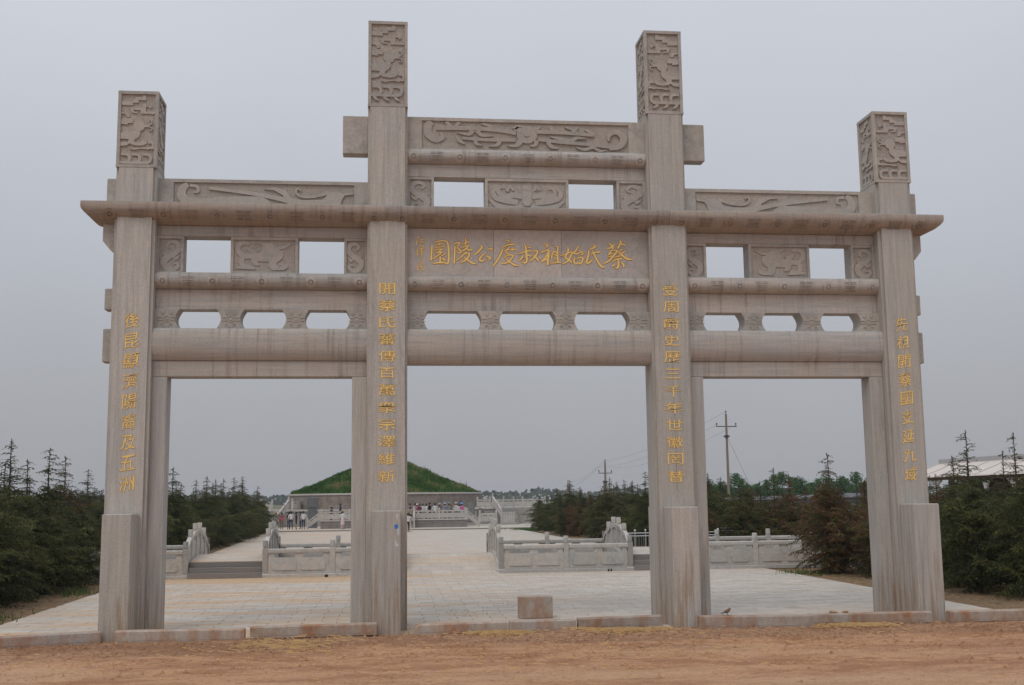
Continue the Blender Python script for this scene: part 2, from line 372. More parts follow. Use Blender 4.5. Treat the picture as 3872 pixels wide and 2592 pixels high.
build('earth_verge', mb, m_soil, fix=False, kind='structure')

# paving slabs in front of the canal: running bond
PW, PH, JT = .62, .31, .010
paving = rects('paving', [(-9.62,8.95,-.44,CAN0-.02)], -.022, plain('paving joint dirt', (.23,.19,.155), .95), label='plaza paving of long pale slabs in running bond')
slabs = []
row = 0; y = -.42
while y < CAN0-.03:
    h = min(PH, CAN0-.03-y); x = -9.6-(PW*.5 if row % 2 else 0)+rnd.uniform(-.04,.04)
    while x < 8.92:
        a, b = max(x,-9.6), min(x+PW, 8.93)
        if b-a > .1: slabs.append((a+JT/2, b-JT/2, y+JT/2, y+h-JT/2))
        x += PW
    y += PH; row += 1
def hidden(s):                                         # under pillars or outside the frame
    cx = (s[0]+s[1])/2; cy = (s[2]+s[3])/2
    u = ((cx+2.58)*cos(.113)-(cy+19.668)*sin(.113))/((cx+2.58)*sin(.113)+(cy+19.668)*cos(.113))
    return abs(u) > .47
vis = [s for s in slabs if not hidden(s)]; rest = [s for s in slabs if hidden(s)]
vis.sort(key=lambda s: s[2]); single, many = vis[:295], vis[295:]+rest
cache = {}
for a,b,c,d in single:
    key = (round(b-a,2), round(d-c,2))
    if key not in cache:
        q = MB(); w, hh = (b-a)/2, (d-c)/2; q.cbox(-w,w,-hh,hh,-.03,0,.003); cache[key] = q.mesh('slab', m_pave)
    o = put('slab', cache[key], paving, ((a+b)/2,(c+d)/2,rnd.uniform(-.003,.002)))
    o.rotation_euler = (rnd.uniform(-.004,.004), rnd.uniform(-.003,.003), rnd.uniform(-.002,.002))
q = MB()
for a,b,c,d in many:
    z = rnd.uniform(-.002,.002); col = rnd.random()
    q.add([(a,c,z-.02),(b,c,z-.02),(b,d,z-.02),(a,d,z-.02),(a,c,z),(b,c,z),(b,d,z),(a,d,z)], [(4,5,6,7),(0,1,5,4),(1,2,6,5),(2,3,7,6),(3,0,4,7)], 0, col)
build('slab_field', q, m_pave, paving, kind='stuff', fix=False)
# paving beyond the canal, then the step up to the fore-court of the mound
q = MB(); q.add([(-9.6,CAN1,0),(8.0,CAN1,0),(6.9,63.1,0),(-10.9,63.1,0)], [(0,1,2,3)])
build('paved_path', q, m_pavefar, kind='structure', fix=False)
q = MB(); q.box(-13,9.5,63.1,75.4,-.05,.09)
build('forecourt', q, m_pavefar, kind='structure')
q = MB(); q.box(-13,9.5,63.02,63.1,-.05,.07)
build('forecourt_step', q, m_step, kind='structure')
# canal
q = MB(); q.box(-34,34,CAN0-.06,CAN0,-1.4,-.02); q.box(-34,34,CAN1,CAN1+.06,-1.4,-.02)
build('canal_wall', q, m_terr, kind='structure')
q = MB(); q.add([(-34,CAN0,-.9),(34,CAN0,-.9),(34,CAN1,-.9),(-34,CAN1,-.9)], [(0,1,2,3)])
build('water', q, m_water, kind='structure', fix=False)

# ------------------------------------------------------------------ carving tools
def ribbon(pts, ws, n=3):
    """smooth variable-width stroke -> closed polygon"""
    P = [Vector((p[0],p[1])) for p in pts]; out = []
    ws = ws if isinstance(ws,(list,tuple)) else [ws]*len(P)
    S = []
    for i in range(len(P)-1):
        p0 = P[max(i-1,0)]; p1 = P[i]; p2 = P[i+1]; p3 = P[min(i+2,len(P)-1)]
        for k in range(n):
            u = k/n; S.append((.5*((2*p1)+(p2-p0)*u+(2*p0-5*p1+4*p2-p3)*u*u+(3*p1-p0-3*p2+p3)*u**3), ws[i]*(1-u)+ws[i+1]*u))
    S.append((P[-1], ws[-1])); L = []; Rr = []
    for i,(p,w) in enumerate(S):
        d = (S[min(i+1,len(S)-1)][0]-S[max(i-1,0)][0]).normalized(); nn = Vector((-d.y,d.x))*w/2
        L.append(tuple(p+nn)); Rr.append(tuple(p-nn))
    return ('R', L, Rr)
def circ(x, y, r, n=14): return ('P', [(x+r*cos(2*pi*k/n), y+r*sin(2*pi*k/n)) for k in range(n)])
def poly(*p): return ('P', list(p))
def emit(mb, shapes, tf, h, step=.0008, mi=0):
    """tf(x,y,h)->3-D point; every shape stands a little prouder than the one before, so no faces coincide"""
    for k, s in enumerate(shapes):
        hh = h+k*step
        if s[0] == 'R':
            L, Rr = s[1], s[2]; n = len(L)
            vs = [tf(*p,hh) for p in L]+[tf(*p,hh) for p in Rr]+[tf(*p,-.002) for p in L]+[tf(*p,-.002) for p in Rr]
            fs = []
            for i in range(n-1):
                fs += [(i,i+1,n+i+1,n+i),(i,2*n+i,2*n+i+1,i+1),(n+i,n+i+1,3*n+i+1,3*n+i)]
            fs += [(0,n,3*n,2*n),(n-1,3*n-1,4*n-1,2*n-1)]
            mb.add(vs, fs, mi)
        else:
            p = s[1]; n = len(p)
            vs = [tf(*a,hh) for a in p]+[tf(*a,-.002) for a in p]
            mb.add(vs, [tuple(range(n))]+[(i,(i+1)%n,(i+1)%n+n,i+n) for i in range(n)], mi)

# motifs, in the pixel-like coordinates in which they were measured
CAPITAL = [
 poly((128,215),(290,218),(290,185),(330,185),(330,145),(437,145),(437,120),(490,120),(490,197),(380,197),(380,240),(297,240),(297,282),(128,276)),
 poly((252,312),(412,316),(440,316),(445,255),(490,262),(492,292),(535,292),(545,275),(580,278),(572,322),(545,322),(530,302),(492,302),(495,372),(628,375),(628,410),(415,408),(412,355),(312,352),(312,378),(368,380),(368,403),(285,395),(265,360)),
 poly((128,392),(250,410),(256,465),(212,465),(195,430),(170,416),(128,416)),
 poly((128,520),(150,490),(290,482),(312,505),(308,560),(228,562),(228,585),(128,575)),
 circ(395,600,88), ribbon([(470,592),(540,590),(582,560),(575,510),(545,515)],[22,18,16,14,8]), ribbon([(470,612),(550,612),(590,640),(572,674),(545,660)],[20,17,16,14,8]),
 poly((128,715),(300,700),(345,672),(415,680),(418,730),(395,780),(340,815),(322,862),(240,858),(250,812),(128,808)),
 poly((235,860),(322,850),(400,868),(480,850),(515,822),(524,868),(480,903),(390,912),(300,897)),
 poly((128,862),(250,858),(262,880),(220,912),(128,922)),
 poly((270,965),(350,950),(530,932),(596,925),(596,878),(540,876),(540,838),(590,828),(628,848),(628,960),(560,960),(552,972),(500,962),(420,960),(340,978)),
]
def hooks(tails):
    L = []
    for dx in (0,-160,-315):
        L.append(ribbon([(460+dx,1052),(545+dx,1050),(585+dx,1090),(570+dx,1160),(500+dx,1178),(440+dx,1172)],[30,40,46,46,40,36]))
        if tails: L.append(ribbon([(485+dx,1180),(505+dx,1225),(565+dx,1262)],[60,44,6]))
    L.append(ribbon([(140,1178),(350,1180),(560,1178)],[36,36,36]))
    return L
BIRD = [  # panel 715..2018 x 755..960
 ribbon([(815,768),(780,800),(772,850),(810,895),(900,905),(1050,888)],[34,56,66,66,58,54]), ribbon([(830,778),(880,785),(888,822),(858,828)],[22,22,20,12]),
 poly((900,885),(1020,862),(1150,855),(1340,852),(1395,880),(1440,935),(900,935)), ribbon([(965,795),(1250,828),(1480,868),(1620,905)],[20,26,34,54]),
 poly((1362,797),(1440,783),(1515,800),(1560,862),(1640,874),(1790,868),(1830,818),(1885,806),(1935,822),(2010,810),(2008,826),(1948,834),(1928,866),(1915,912),(1880,936),(1600,930),(1510,885),(1498,840),(1430,803)),
 ribbon([(1628,806),(1605,786),(1592,820),(1640,850),(1730,846),(1840,810)],[8,16,16,16,18,30]), circ(1882,836,13,10)]
DRAGON = [ # panel 95..2030 x 140..440
 ribbon([(185,150),(150,200),(160,290),(230,345),(290,310),(262,268)],[64,74,80,62,44,18]), ribbon([(320,150),(345,185),(300,222)],[30,40,24]),
 ribbon([(225,222),(400,214),(600,212),(800,226),(970,252)],[36,42,46,42,44]), ribbon([(445,152),(415,185),(430,215)],[36,38,36]), ribbon([(650,160),(722,182),(745,218)],[14,38,44]),
 ribbon([(560,235),(530,278),(420,262)],[54,34,6]), ribbon([(605,235),(650,285),(755,290)],[50,34,6]), circ(1070,268,96,18),
 ribbon([(1000,215),(955,200),(1000,178),(1040,178)],[50,50,26,6]), ribbon([(1130,205),(1175,195),(1195,165)],[50,34,10]), ribbon([(1010,335),(970,388),(885,392)],[60,40,6]), ribbon([(1160,330),(1145,380),(1095,390)],[50,34,8]),
 ribbon([(470,322),(700,334),(960,328)],[30,34,40]), ribbon([(415,300),(440,350),(495,384)],[10,40,8]), ribbon([(590,340),(600,382),(655,395)],[44,32,8]), ribbon([(815,340),(790,388),(712,402)],[46,34,8]),
 ribbon([(1160,235),(1400,238),(1600,250),(1700,262)],[40,36,40,22]), ribbon([(1290,170),(1305,205),(1340,235)],[36,40,30]), ribbon([(1425,175),(1500,200),(1530,235)],[8,34,34]), ribbon([(1545,170),(1525,210),(1500,235)],[20,34,30]), ribbon([(1620,195),(1665,225),(1698,262)],[20,44,18]),
 ribbon([(1175,322),(1400,340),(1650,362),(1870,388)],[30,40,34,30]), ribbon([(1285,285),(1380,305),(1470,332)],[8,40,50]), ribbon([(1630,298),(1540,292),(1480,330)],[8,34,50]), ribbon([(1265,345),(1300,395),(1362,412)],[44,36,8]), ribbon([(1530,392),(1610,418),(1690,392),(1750,428),(1822,420)],[8,34,30,30,6]),
 ribbon([(1842,318),(1845,250),(1920,215),(1985,285),(1945,370),(1845,402)],[14,44,60,66,64,34]), circ(1070,268,26,12)]
BEAST = [ # panel 893..1502 x 118..468
 ribbon([(1040,165),(985,145),(930,185),(935,245),(990,295),(1060,290)],[40,44,48,52,60,60]), ribbon([(1025,195),(1060,230),(1110,262)],[26,50,60]),
 poly((1060,250),(1160,258),(1180,180),(1160,165),(1110,150),(1270,148),(1300,170),(1330,190),(1480,152),(1400,208),(1340,215),(1385,240),(1392,290),(1370,330),(1320,365),(1325,400),(1360,412),(1400,392),(1438,395),(1435,425),(1390,450),(1280,452),(1252,420),(1240,355),(1130,355),(1150,404),(1090,395),(1062,350),(1050,300)),
 ribbon([(970,315),(965,380),(1010,412),(1100,425)],[60,50,40,14]), poly((905,438),(925,410),(1020,405),(1100,425),(1112,448),(960,440)), circ(1255,225,32,14), ribbon([(1200,200),(1190,255),(1215,290)],[50,60,14]), circ(1322,260,24,12)]
SWIRL = [ # panel 120..300 x 108..450
 ribbon([(205,205),(175,170),(215,130),(275,155),(285,215),(240,265),(180,300),(150,350),(170,405),(225,435),(280,400),(270,365),(235,375)],[16,30,40,46,52,56,72,62,60,50,38,28,12]),
 ribbon([(240,320),(270,305),(295,275)],[44,30,6]), ribbon([(165,275),(140,262)],[24,6]), circ(205,290,9,8)]
MASK = [ # panel 728..1440 x 715..985
 poly((1045,740),(1120,740),(1128,900),(1110,930),(1060,930),(1038,895)),
 ribbon([(1040,850),(960,835),(880,850),(820,800),(840,760),(880,770)],[40,50,50,40,26,8]), ribbon([(1130,850),(1210,835),(1290,855),(1345,810),(1320,765),(1280,775)],[40,50,50,40,26,8]),
 ribbon([(1000,900),(900,885),(800,860),(775,800),(830,750)],[50,56,48,40,14]), ribbon([(1160,900),(1270,885),(1370,860),(1395,800),(1340,752)],[50,56,48,40,14]),
 ribbon([(900,800),(930,750),(960,790)],[30,26,20]), ribbon([(1160,790),(1170,745),(1200,785)],[20,26,24]), ribbon([(1040,930),(960,960),(830,945),(740,880)],[40,54,50,12]), ribbon([(1120,930),(1210,960),(1330,945),(1425,885)],[40,54,50,12])]
def panel_tf(x0, x1, z0, z1, px0, px1, py0, py1, yface, flip=False):
    def tf(px, py, h):
        u = (px-px0)/(px1-px0); w = (py-py0)/(py1-py0)
        if flip: u = 1-u
        return (x0+u*(x1-x0), yface-h, z1+w*(z0-z1))
    return tf
def side_tf(tfn, side, yc, xface, x0):
    def tf(px, py, h):
        x,y,z = tfn(px, py, 0)
        return (xface+side*h, yc+(x-x0), z)
    return tf

# glyphs from Blender's own built-in font
glyphs = {}
def glyph(ch, off):
    k = (ch, off)
    if k not in glyphs:
        c = bpy.data.curves.new('glyph','FONT'); c.body = ch; c.resolution_u = 3; c.offset = off
        o = bpy.data.objects.new('glyph', c); COL.objects.link(o)
        dg = bpy.context.evaluated_depsgraph_get(); me = bpy.data.meshes.new_from_object(o.evaluated_get(dg))
        vs = [(v.co.x, v.co.y) for v in me.vertices]; fs = [tuple(p.vertices) for p in me.polygons]
        bpy.data.objects.remove(o); bpy.data.curves.remove(c); bpy.data.meshes.remove(me)
        x0 = min(v[0] for v in vs); x1 = max(v[0] for v in vs); y0 = min(v[1] for v in vs); y1 = max(v[1] for v in vs)
        glyphs[k] = ([((x-x0)/(x1-x0)-.5, (y-y0)/(y1-y0)-.5) for x,y in vs], fs)
    return glyphs[k]
def character(ch, x, z, w, h, yface, parent, style, off=.0022, edge=.0034):
    """cut and gilded character: ochre margin flush on the stone with the gold stroke proud of it"""
    r = random.Random(ord(ch)+int(z*100))
    ph = r.uniform(0,6); sl = {'run':.16,'cler':0.,'kai':.12}[style]
    def warp(a, b):
        if style == 'cler': b2 = b+.05*abs(a)**1.5*(1 if b < 0 else -.6); return a, b2-.04*cos(a*5)
        return a+.04*sin(b*7+ph)+.10*b*(.5 if style=='run' else .25), b+sl*a+.03*sin(a*8+ph)
    q = MB()
    vs, fs = glyph(ch, 0)
    P0 = []
    for a,b in vs:
        a, b = warp(a, b); P0.append((a*w, b*h))
    e1 = edge; layers = [(sx*e1,sz*e1,.0018+.0002*k,1) for k,(sx,sz) in enumerate(((-1,-1),(1,-1),(-1,1),(1,1)))]+[(0,0,.0060,0)]
    for dx, dz_, dy, mi in layers:
        P = [(a+dx, b+dz_) for a,b in P0]; n = len(P); base = len(q.v)
        q.v += [(a,-dy,b) for a,b in P]+[(a,.0015,b) for a,b in P]
        ed = {}
        for f in fs:
            q.f.append(tuple(base+i for i in f)); q.m.append(mi); q.c.append(.5)
            for i in range(len(f)):
                e = (f[i], f[(i+1)%len(f)]); ed[e] = ed.get(e,0)+1
        for (a,b) in ed:
            if (b,a) not in ed: q.f.append((base+a,base+b,base+b+n,base+a+n)); q.m.append(mi); q.c.append(.5)
    return build('carved_character', q, [m_gold, m_goldedge], parent, (x,yface,z), fix=False)

# ------------------------------------------------------------------ the memorial gate
A_, B_ = 6.898, 2.545
gate = thing('memorial_gate', 'tall pale stone memorial gateway of three bays with gilded inscriptions and four carved posts', 'gateway')
def section(cx, hf, hn, z, ins=0):
    """square shaft with stepped corners; Y 0..0.69"""
    d = .06; y0, y1 = 0+ins, .69-ins; a = hf-ins; b = hn-ins
    return [(cx-b,y0,z),(cx+b,y0,z),(cx+b,y0+d,z),(cx+a,y0+d,z),(cx+a,y1-d,z),(cx+b,y1-d,z),(cx+b,y1,z),(cx-b,y1,z),(cx-b,y1-d,z),(cx-a,y1-d,z),(cx-a,y0+d,z),(cx-b,y0+d,z)]
P1T = '後昆顯濟陽裔及五洲'; P2T = '開蔡氏蕃傳百萬衆宗澤維新'; P3T = '受周爵史歷三千年世徽罔替'; P4T = '先祖開蔡國支延九域'
for idx, cx in enumerate((-A_,-B_,B_,A_)):
    outer = idx in (0,3); flip = idx > 1
    hf, hn = (.343,.289) if outer else (.353,.313)
    zb, zt = (7.99,9.37) if outer else (9.21,10.82)
    q = MB(); q.loft([section(cx,hf,hn,0), section(cx,hf,hn,zb)])
    pil = build('pillar', q, m_shaft, gate, label=('outer' if outer else 'inner')+' gate pillar on the '+('left' if idx < 2 else 'right'))
    # capital: frame and sunk panel on each face
    q = MB(); h = .3445 if outer else .354; fr = .055; dp = .03
    q.box(cx-h+dp,cx+h-dp,dp,.69-dp,zb,zt-.002)
    c2 = build('capital', q, m_chisel, pil)
    q = MB()
    z0, z1 = zb+.05, zt-fr
    for (ya, yb) in ((-.003,dp+.001),(.69-dp-.001,.693)):
        q.box(cx-h,cx-h+fr,ya,yb,z0,z1); q.box(cx+h-fr,cx+h,ya,yb,z0,z1)
    for s in (-1,1):
        xa, xb = sorted((cx+s*h, cx+s*(h-dp-.001)))
        q.box(xa,xb,dp+.001,dp+.001+.04,z0,z1); q.box(xa,xb,.69-dp-.041,.69-dp-.001,z0,z1)
    q.box(cx-h-.004,cx+h+.004,-.007,.697,zb,z0); q.box(cx-h-.002,cx+h+.002,-.005,.695,z1,zt)
    build('capital_frame', q, m_block, pil)
    tfn = panel_tf(cx-h+fr, cx+h-fr, z0, z1, 125, 632, 105, 1305 if not outer else 1205, dp, flip)
    shapes = CAPITAL+hooks(not outer)
    q = MB(); emit(q, shapes, tfn, .020)
    side = -1 if flip else 1
    for s in (-1,1):
        tb = panel_tf(-.23, .23, z0, z1, 125, 632, 105, 1305 if not outer else 1205, 0, flip if s < 0 else not flip)
        emit(q, shapes, side_tf(tb, s, .345, cx+s*(h-dp), 0), .020)
    build('capital_relief', q, m_relief, pil)
    # engaged buttress block front and back
    for yy in ((-.521,-.001),(.691,1.2)):
        q = MB(); q.cbox(cx-.2375,cx+.2375,yy[0],yy[1],-.06,2.018,.012); build('buttress_block', q, m_shaft, pil)
    txt, n, ztop, zbot, wd, hg, st = ((P1T,9,5.29,2.515,.245,.250,'run'),(P2T,12,5.876,2.60,.30,.200,'cler'),(P3T,12,5.889,2.549,.30,.200,'cler'),(P4T,9,5.296,2.545,.235,.245,'run'))[idx]
    for k, ch in enumerate(txt):
        hh = hg*(.35 if ch == '三' and False else 1)*(.9 if ch in '三百' else 1)
        character(ch, cx+(.02 if idx == 0 else 0)-.0*k, ztop+(zbot-ztop)*k/(n-1), wd*(.95+.1*((k*7)%5)/5), hh, -.0005, pil, st)
    if idx == 2:
        q = MB(); q.add([(cx+.012,-.0006,2.30),(cx+.018,-.0006,2.30),(cx+.006,-.0006,4.1),(cx+.002,-.0006,4.1),(cx-.004,-.0006,6.1),(cx-.008,-.0006,6.1)],[(0,1,2,3),(3,2,4,5)]); build('hairline_seam', q, plain('seam dirt', (.13,.10,.08), .9), pil, fix=False)
    if idx == 1:
        q = MB(); q.prism([(-2.37,1.99),(-2.355,1.93),(-2.362,1.87),(-2.378,1.85),(-2.385,1.93)],'Y',-.5245,-.521)
        q.prism([(-2.40,1.80),(-2.345,1.80),(-2.335,1.62),(-2.36,1.60),(-2.37,1.70),(-2.405,1.72)],'Y',-.5245,-.521); q.prism([(-2.41,1.52),(-2.40,1.42),(-2.345,1.43),(-2.34,1.49),(-2.37,1.46),(-2.385,1.53)],'Y',-.5245,-.521)
        build('paper_scrap', q, m_paper, pil)
        q = MB(); q.prism([(-2.415,1.77),(-2.39,1.80),(-2.355,1.79),(-2.35,1.74),(-2.375,1.71),(-2.41,1.73)],'Y',-.5275,-.5245); build('paper_scrap_print', q, m_blue, pil)

# profiled beams: profile from top to bottom as (Y,z)
def beam_profile(kind, z0, z1):
    H = z1-z0
    if kind == 'round':
        return [(.17,z1),(.135,z1-.02),(.115,z1-.07),(.105,z1-.12),(.112,z1-H*.6),(.135,z1-H*.76),(.175,z1-H*.9),(.235,z0)]
    if kind == 'main':
        return [(.13,z1),(.10,z1-.03),(.075,z1-.10),(.065,z1-.2),(.065,z1-.31),(.075,z1-H*.68),(.10,z1-H*.82),(.14,z1-H*.94),(.17,z0)]
def on_profile(prof):
    S = [0]
    for a,b in zip(prof,prof[1:]): S.append(S[-1]+math.dist(a,b))
    def at(x, s, h):
        s = min(max(s,0),S[-1]-1e-6); i = max(k for k in range(len(S)-1) if S[k] <= s); t = (s-S[i])/(S[i+1]-S[i])
        a, b = prof[i], prof[i+1]; y = a[0]+(b[0]-a[0])*t; z = a[1]+(b[1]-a[1])*t
        d = Vector((b[0]-a[0], b[1]-a[1])).normalized(); n = Vector((d.y,-d.x))      # outward (toward -Y)
        if n.x > 0: n = -n
        return (x, y+n.x*h, z+n.y*h)
    return at, S[-1]
def ringshape(r0, r1, n=18):
    o = [(r1*cos(2*pi*k/n), r1*sin(2*pi*k/n)) for k in range(n+1)]; i = [(r0*cos(2*pi*k/n), r0*sin(2*pi*k/n)) for k in range(n+1)]
    return ('R', o, i)
def bars(*seg):
    out = []
    for x0,y0,x1,y1 in seg: out.append(('R', [(x0,y0),(x0,y1)] if False else [(x0,y0),(x1,y0)], [(x0,y1),(x1,y1)]))
    return out
COIN = [ringshape(.085,.105), ringshape(.03,.045,12), ('P', [(.081*cos(2*pi*k/16), .081*sin(2*pi*k/16)) for k in range(16)])]
COIN = [ringshape(.048,.105,20), ringshape(.0,.030,12)]
SQR = bars((-.125,-.105,-.015,-.088),(.015,-.105,.125,-.088),(-.125,-.088,-.108,-.06),(.108,-.088,.125,-.06),(-.095,-.075,-.015,-.060),(.015,-.075,.095,-.060),(-.108,-.035,.108,-.018),(-.108,-.018,-.09,.03),(.09,-.018,.108,.03),(-.108,.03,.108,.046),(-.075,.0,.075,.014),(-.125,.066,-.015,.08),(.015,.066,.125,.08),(-.125,.092,-.015,.105),(.015,.092,.125,.105),(-.125,.08,-.108,.092),(.108,.08,.125,.092))
def medallions(prof, xs, parent, scale=1., mid=.52, mat=None):
    at, L = on_profile(prof); ms = [None,None]
    for k, x in enumerate(xs):
        i = k % 2
        if ms[i] is None:
            q = MB(); emit(q, COIN if i == 0 else SQR, lambda a,b,h: at(a*scale, L*mid+b*scale, h), .010 if i else .017, .0002); ms[i] = q.mesh('medallion', mat or m_beam)
        put('medallion', ms[i], parent, (x,0,0))
def profile_beam(name, x0, x1, z0, z1, kind, meds=None, yb=.55, mat=None, ins=0.):
    prof = beam_profile(kind, z0, z1)
    rings = [[(x, y, z) for y,z in prof]+[(x,yb,z0),(x,yb,z1)] for x in (x0,x1)]
    q = MB(); q.loft(rings)
    o = build(name, q, mat or m_beam, gate); autosmooth(o, 40)
    if meds: medallions(prof, meds, o, .92 if kind == 'round' else 1)
    return o
XI = A_-.343; XJ = B_+.353                # faces of pillars toward the side bays
XC = B_-.353
def flat(name, x0, x1, y0, y1, z0, z1, mat=None, b=.008):
    q = MB(); q.cbox(x0,x1,y0,y1,z0,z1,b); return build(name, q, mat or m_beam, gate)
def sunk_panel(name, x0, x1, z0, z1, yf, yb, mg, shapes, box, flip=False, mat=None, rname='relief', mz=None):
    """block with a raised margin, a chiselled sunk ground and a relief carving standing in it"""
    mz = mg if mz is None else mz; d = .03
    q = MB(); q.box(x0+.001,x1-.001,yf+d,yb,z0+.001,z1-.001); o = build(name, q, m_chisel, gate)
    q = MB()
    q.box(x0,x0+mg,yf,yf+d+.001,z0,z1); q.box(x1-mg,x1,yf,yf+d+.001,z0,z1)
    q.box(x0+mg,x1-mg,yf,yf+d+.001,z1-mz,z1); q.box(x0+mg,x1-mg,yf,yf+d+.001,z0,z0+mz*.8)
    q.box(x0-.001,x0+.006,yf+d+.001,yb+.001,z0,z1); q.box(x1-.006,x1+.001,yf+d+.001,yb+.001,z0,z1); q.box(x0,x1,yf+d+.001,yb+.001,z1-.003,z1+.001)
    build('panel_frame', q, mat or m_block, o)
    if shapes:
        q = MB(); emit(q, shapes, panel_tf(x0+mg,x1-mg,z0+mz*.8,z1-mz,*box,yf+d,flip), .015); build(rname, q, m_relief, o)
    return o
def pierced(x0, x1, l, r, z0, z1):
    """block between two openings; l / r tell which ends are hollowed"""
    n = 8; bul = .075; P = []
    for k in range(n+1):
        t = k/n; P.append((x0+(bul*(1-sin(pi*t)) if False else (bul*sin(pi*t) if l else 0)), z0+(z1-z0)*t))
    Q = []
    for k in range(n+1):
        t = k/n; Q.append((x1-(bul*sin(pi*t) if r else 0), z1-(z1-z0)*t))
    q = MB(); q.prism(P+Q,'Y',.2,.56); o = build('pierced_block', q, m_block, gate)
    cx = (x0+x1)/2+(.0 if l and r else (.05 if r and False else 0)); cz = (z0+z1)/2
    sh = [ringshape(.05,.062,14), ringshape(.0,.026,12)]
    e = (x1-x0)/2-.085 if (l and r) else (x1-x0)/2-.05
    sh += bars((-e,.022,-.066,.034),(-e,-.034,-.066,-.022),(.066,.022,e,.034),(.066,-.034,e,-.022))
    for sx in (-1,1):
        for sz in (-1,1):
            for ox in (.075,.15):
                if ox+.02 > e: continue
                sh.append(ribbon([(sx*(ox-.045),sz*.155),(sx*(ox-.03),sz*.10),(sx*ox,sz*.085),(sx*(ox+.018),sz*.11),(sx*ox,sz*.125)],[.012,.012,.012,.011,.008]))
    q = MB(); emit(q, sh, lambda a,b,h: (cx+a, .2-h, cz+b*.95), .009, .0002); build('rosette', q, m_relief, o)
def lerp_list(c, half, n): return [c-half+2*half*k/(n-1) for k in range(n)]
for s in (-1,1):                            # two side bays
    x0, x1 = sorted((s*XI, s*XJ)); c = (x0+x1)/2
    flat('lintel', x0, x1, .19, .56, 4.34, 4.619)
    for e in (x0, x1):
        ja, jb = (e, e+.255) if e == x0 else (e-.255, e)
        q = MB(); q.cbox(ja,jb,.188,.562,-.04,4.338,.008); build('door_jamb', q, m_shaft, gate)
    profile_beam('main_beam', x0+.0, x1-.0, 4.622, 5.178, 'main')
    ops = [(-6.13,-5.50),(-5.02,-4.38),(-3.91,-3.27)]
    if s > 0: ops = [(-b,-a) for a,b in reversed(ops)]
    edges = [x0]+[v for o in ops for v in o]+[x1]
    for k in range(0,8,2): pierced(edges[k]+(0 if k == 0 else -.0), edges[k+1]+.0, k > 0, k < 6, 5.18, 5.528)
    flat('flat_beam', x0, x1, .27, .56, 5.53, 5.888)
    profile_beam('round_beam', x0, x1, 5.89, 6.17, 'round', lerp_list(c, 1.69, 9))
    # carved row with two square windows
    w = [(-6.10,-5.29),(-4.12,-3.31)]
    if s > 0: w = [(3.31,4.12),(5.29,6.10)]
    sunk_panel('carved_block', x0, w[0][0], 6.172, 6.83, .25, .56, .045, SWIRL, (110,305,100,450), s > 0, rname='bird_relief')
    sunk_panel('carved_block', w[0][1], w[1][0], 6.172, 6.83, .25, .56, .05, BEAST, (885,1510,115,470), s > 0, rname='beast_relief')
    sunk_panel('carved_block', w[1][1], x1, 6.172, 6.83, .25, .56, .045, SWIRL, (110,305,100,450), s < 0, rname='bird_relief')
    flat('frieze_beam', x0, x1, .24, .57, 6.832, 7.02)
    # crest beam with a long-tailed bird
    bx0, bx1 = (x0+.26, x1-.24) if s < 0 else (x0+.24, x1-.26)
    q = MB(); q.box(x0,x1,.25,.53,7.3,7.858); cb = build('crest_beam', q, m_chisel, gate)
    q = MB(); q.box(x0,bx0,.22,.251,7.3,7.86); q.box(bx1,x1,.22,.251,7.3,7.86); q.box(bx0,bx1,.22,.251,7.80,7.861); q.box(x0,x1,.251,.531,7.852,7.862)
    build('panel_frame', q, m_block, cb)
    q = MB(); emit(q, BIRD, panel_tf(bx0,bx1,7.30,7.80,715,2018,755,962,.25,s > 0), .024); build('long_tailed_bird_relief', q, m_relief, cb)
    # tenons and corbel outside the outer pillar
    def X(a, b): return sorted((s*a, s*b))
    xo = A_+.342
    for (e, za, zc) in ((7.415,4.60,5.18),(7.41,5.51,5.885),(7.44,7.3,7.85)):
        a, b = X(xo, e); q = MB(); q.cbox(a,b,.25,.50,za,zc,.012); build('tenon_end', q, m_block, gate)
    a = [(s*xo,6.50),(s*(xo+.10),6.56),(s*7.47,6.72),(s*7.47,7.03),(s*xo,7.03)]
    q = MB(); q.prism(a,'Y',.22,.53); build('corbel', q, m_block, gate)
    a, b = X(B_+.352, 3.352); q = MB(); q.cbox(a,b,.25,.50,8.395,9.105,.012); build('tenon_end', q, m_block, gate)
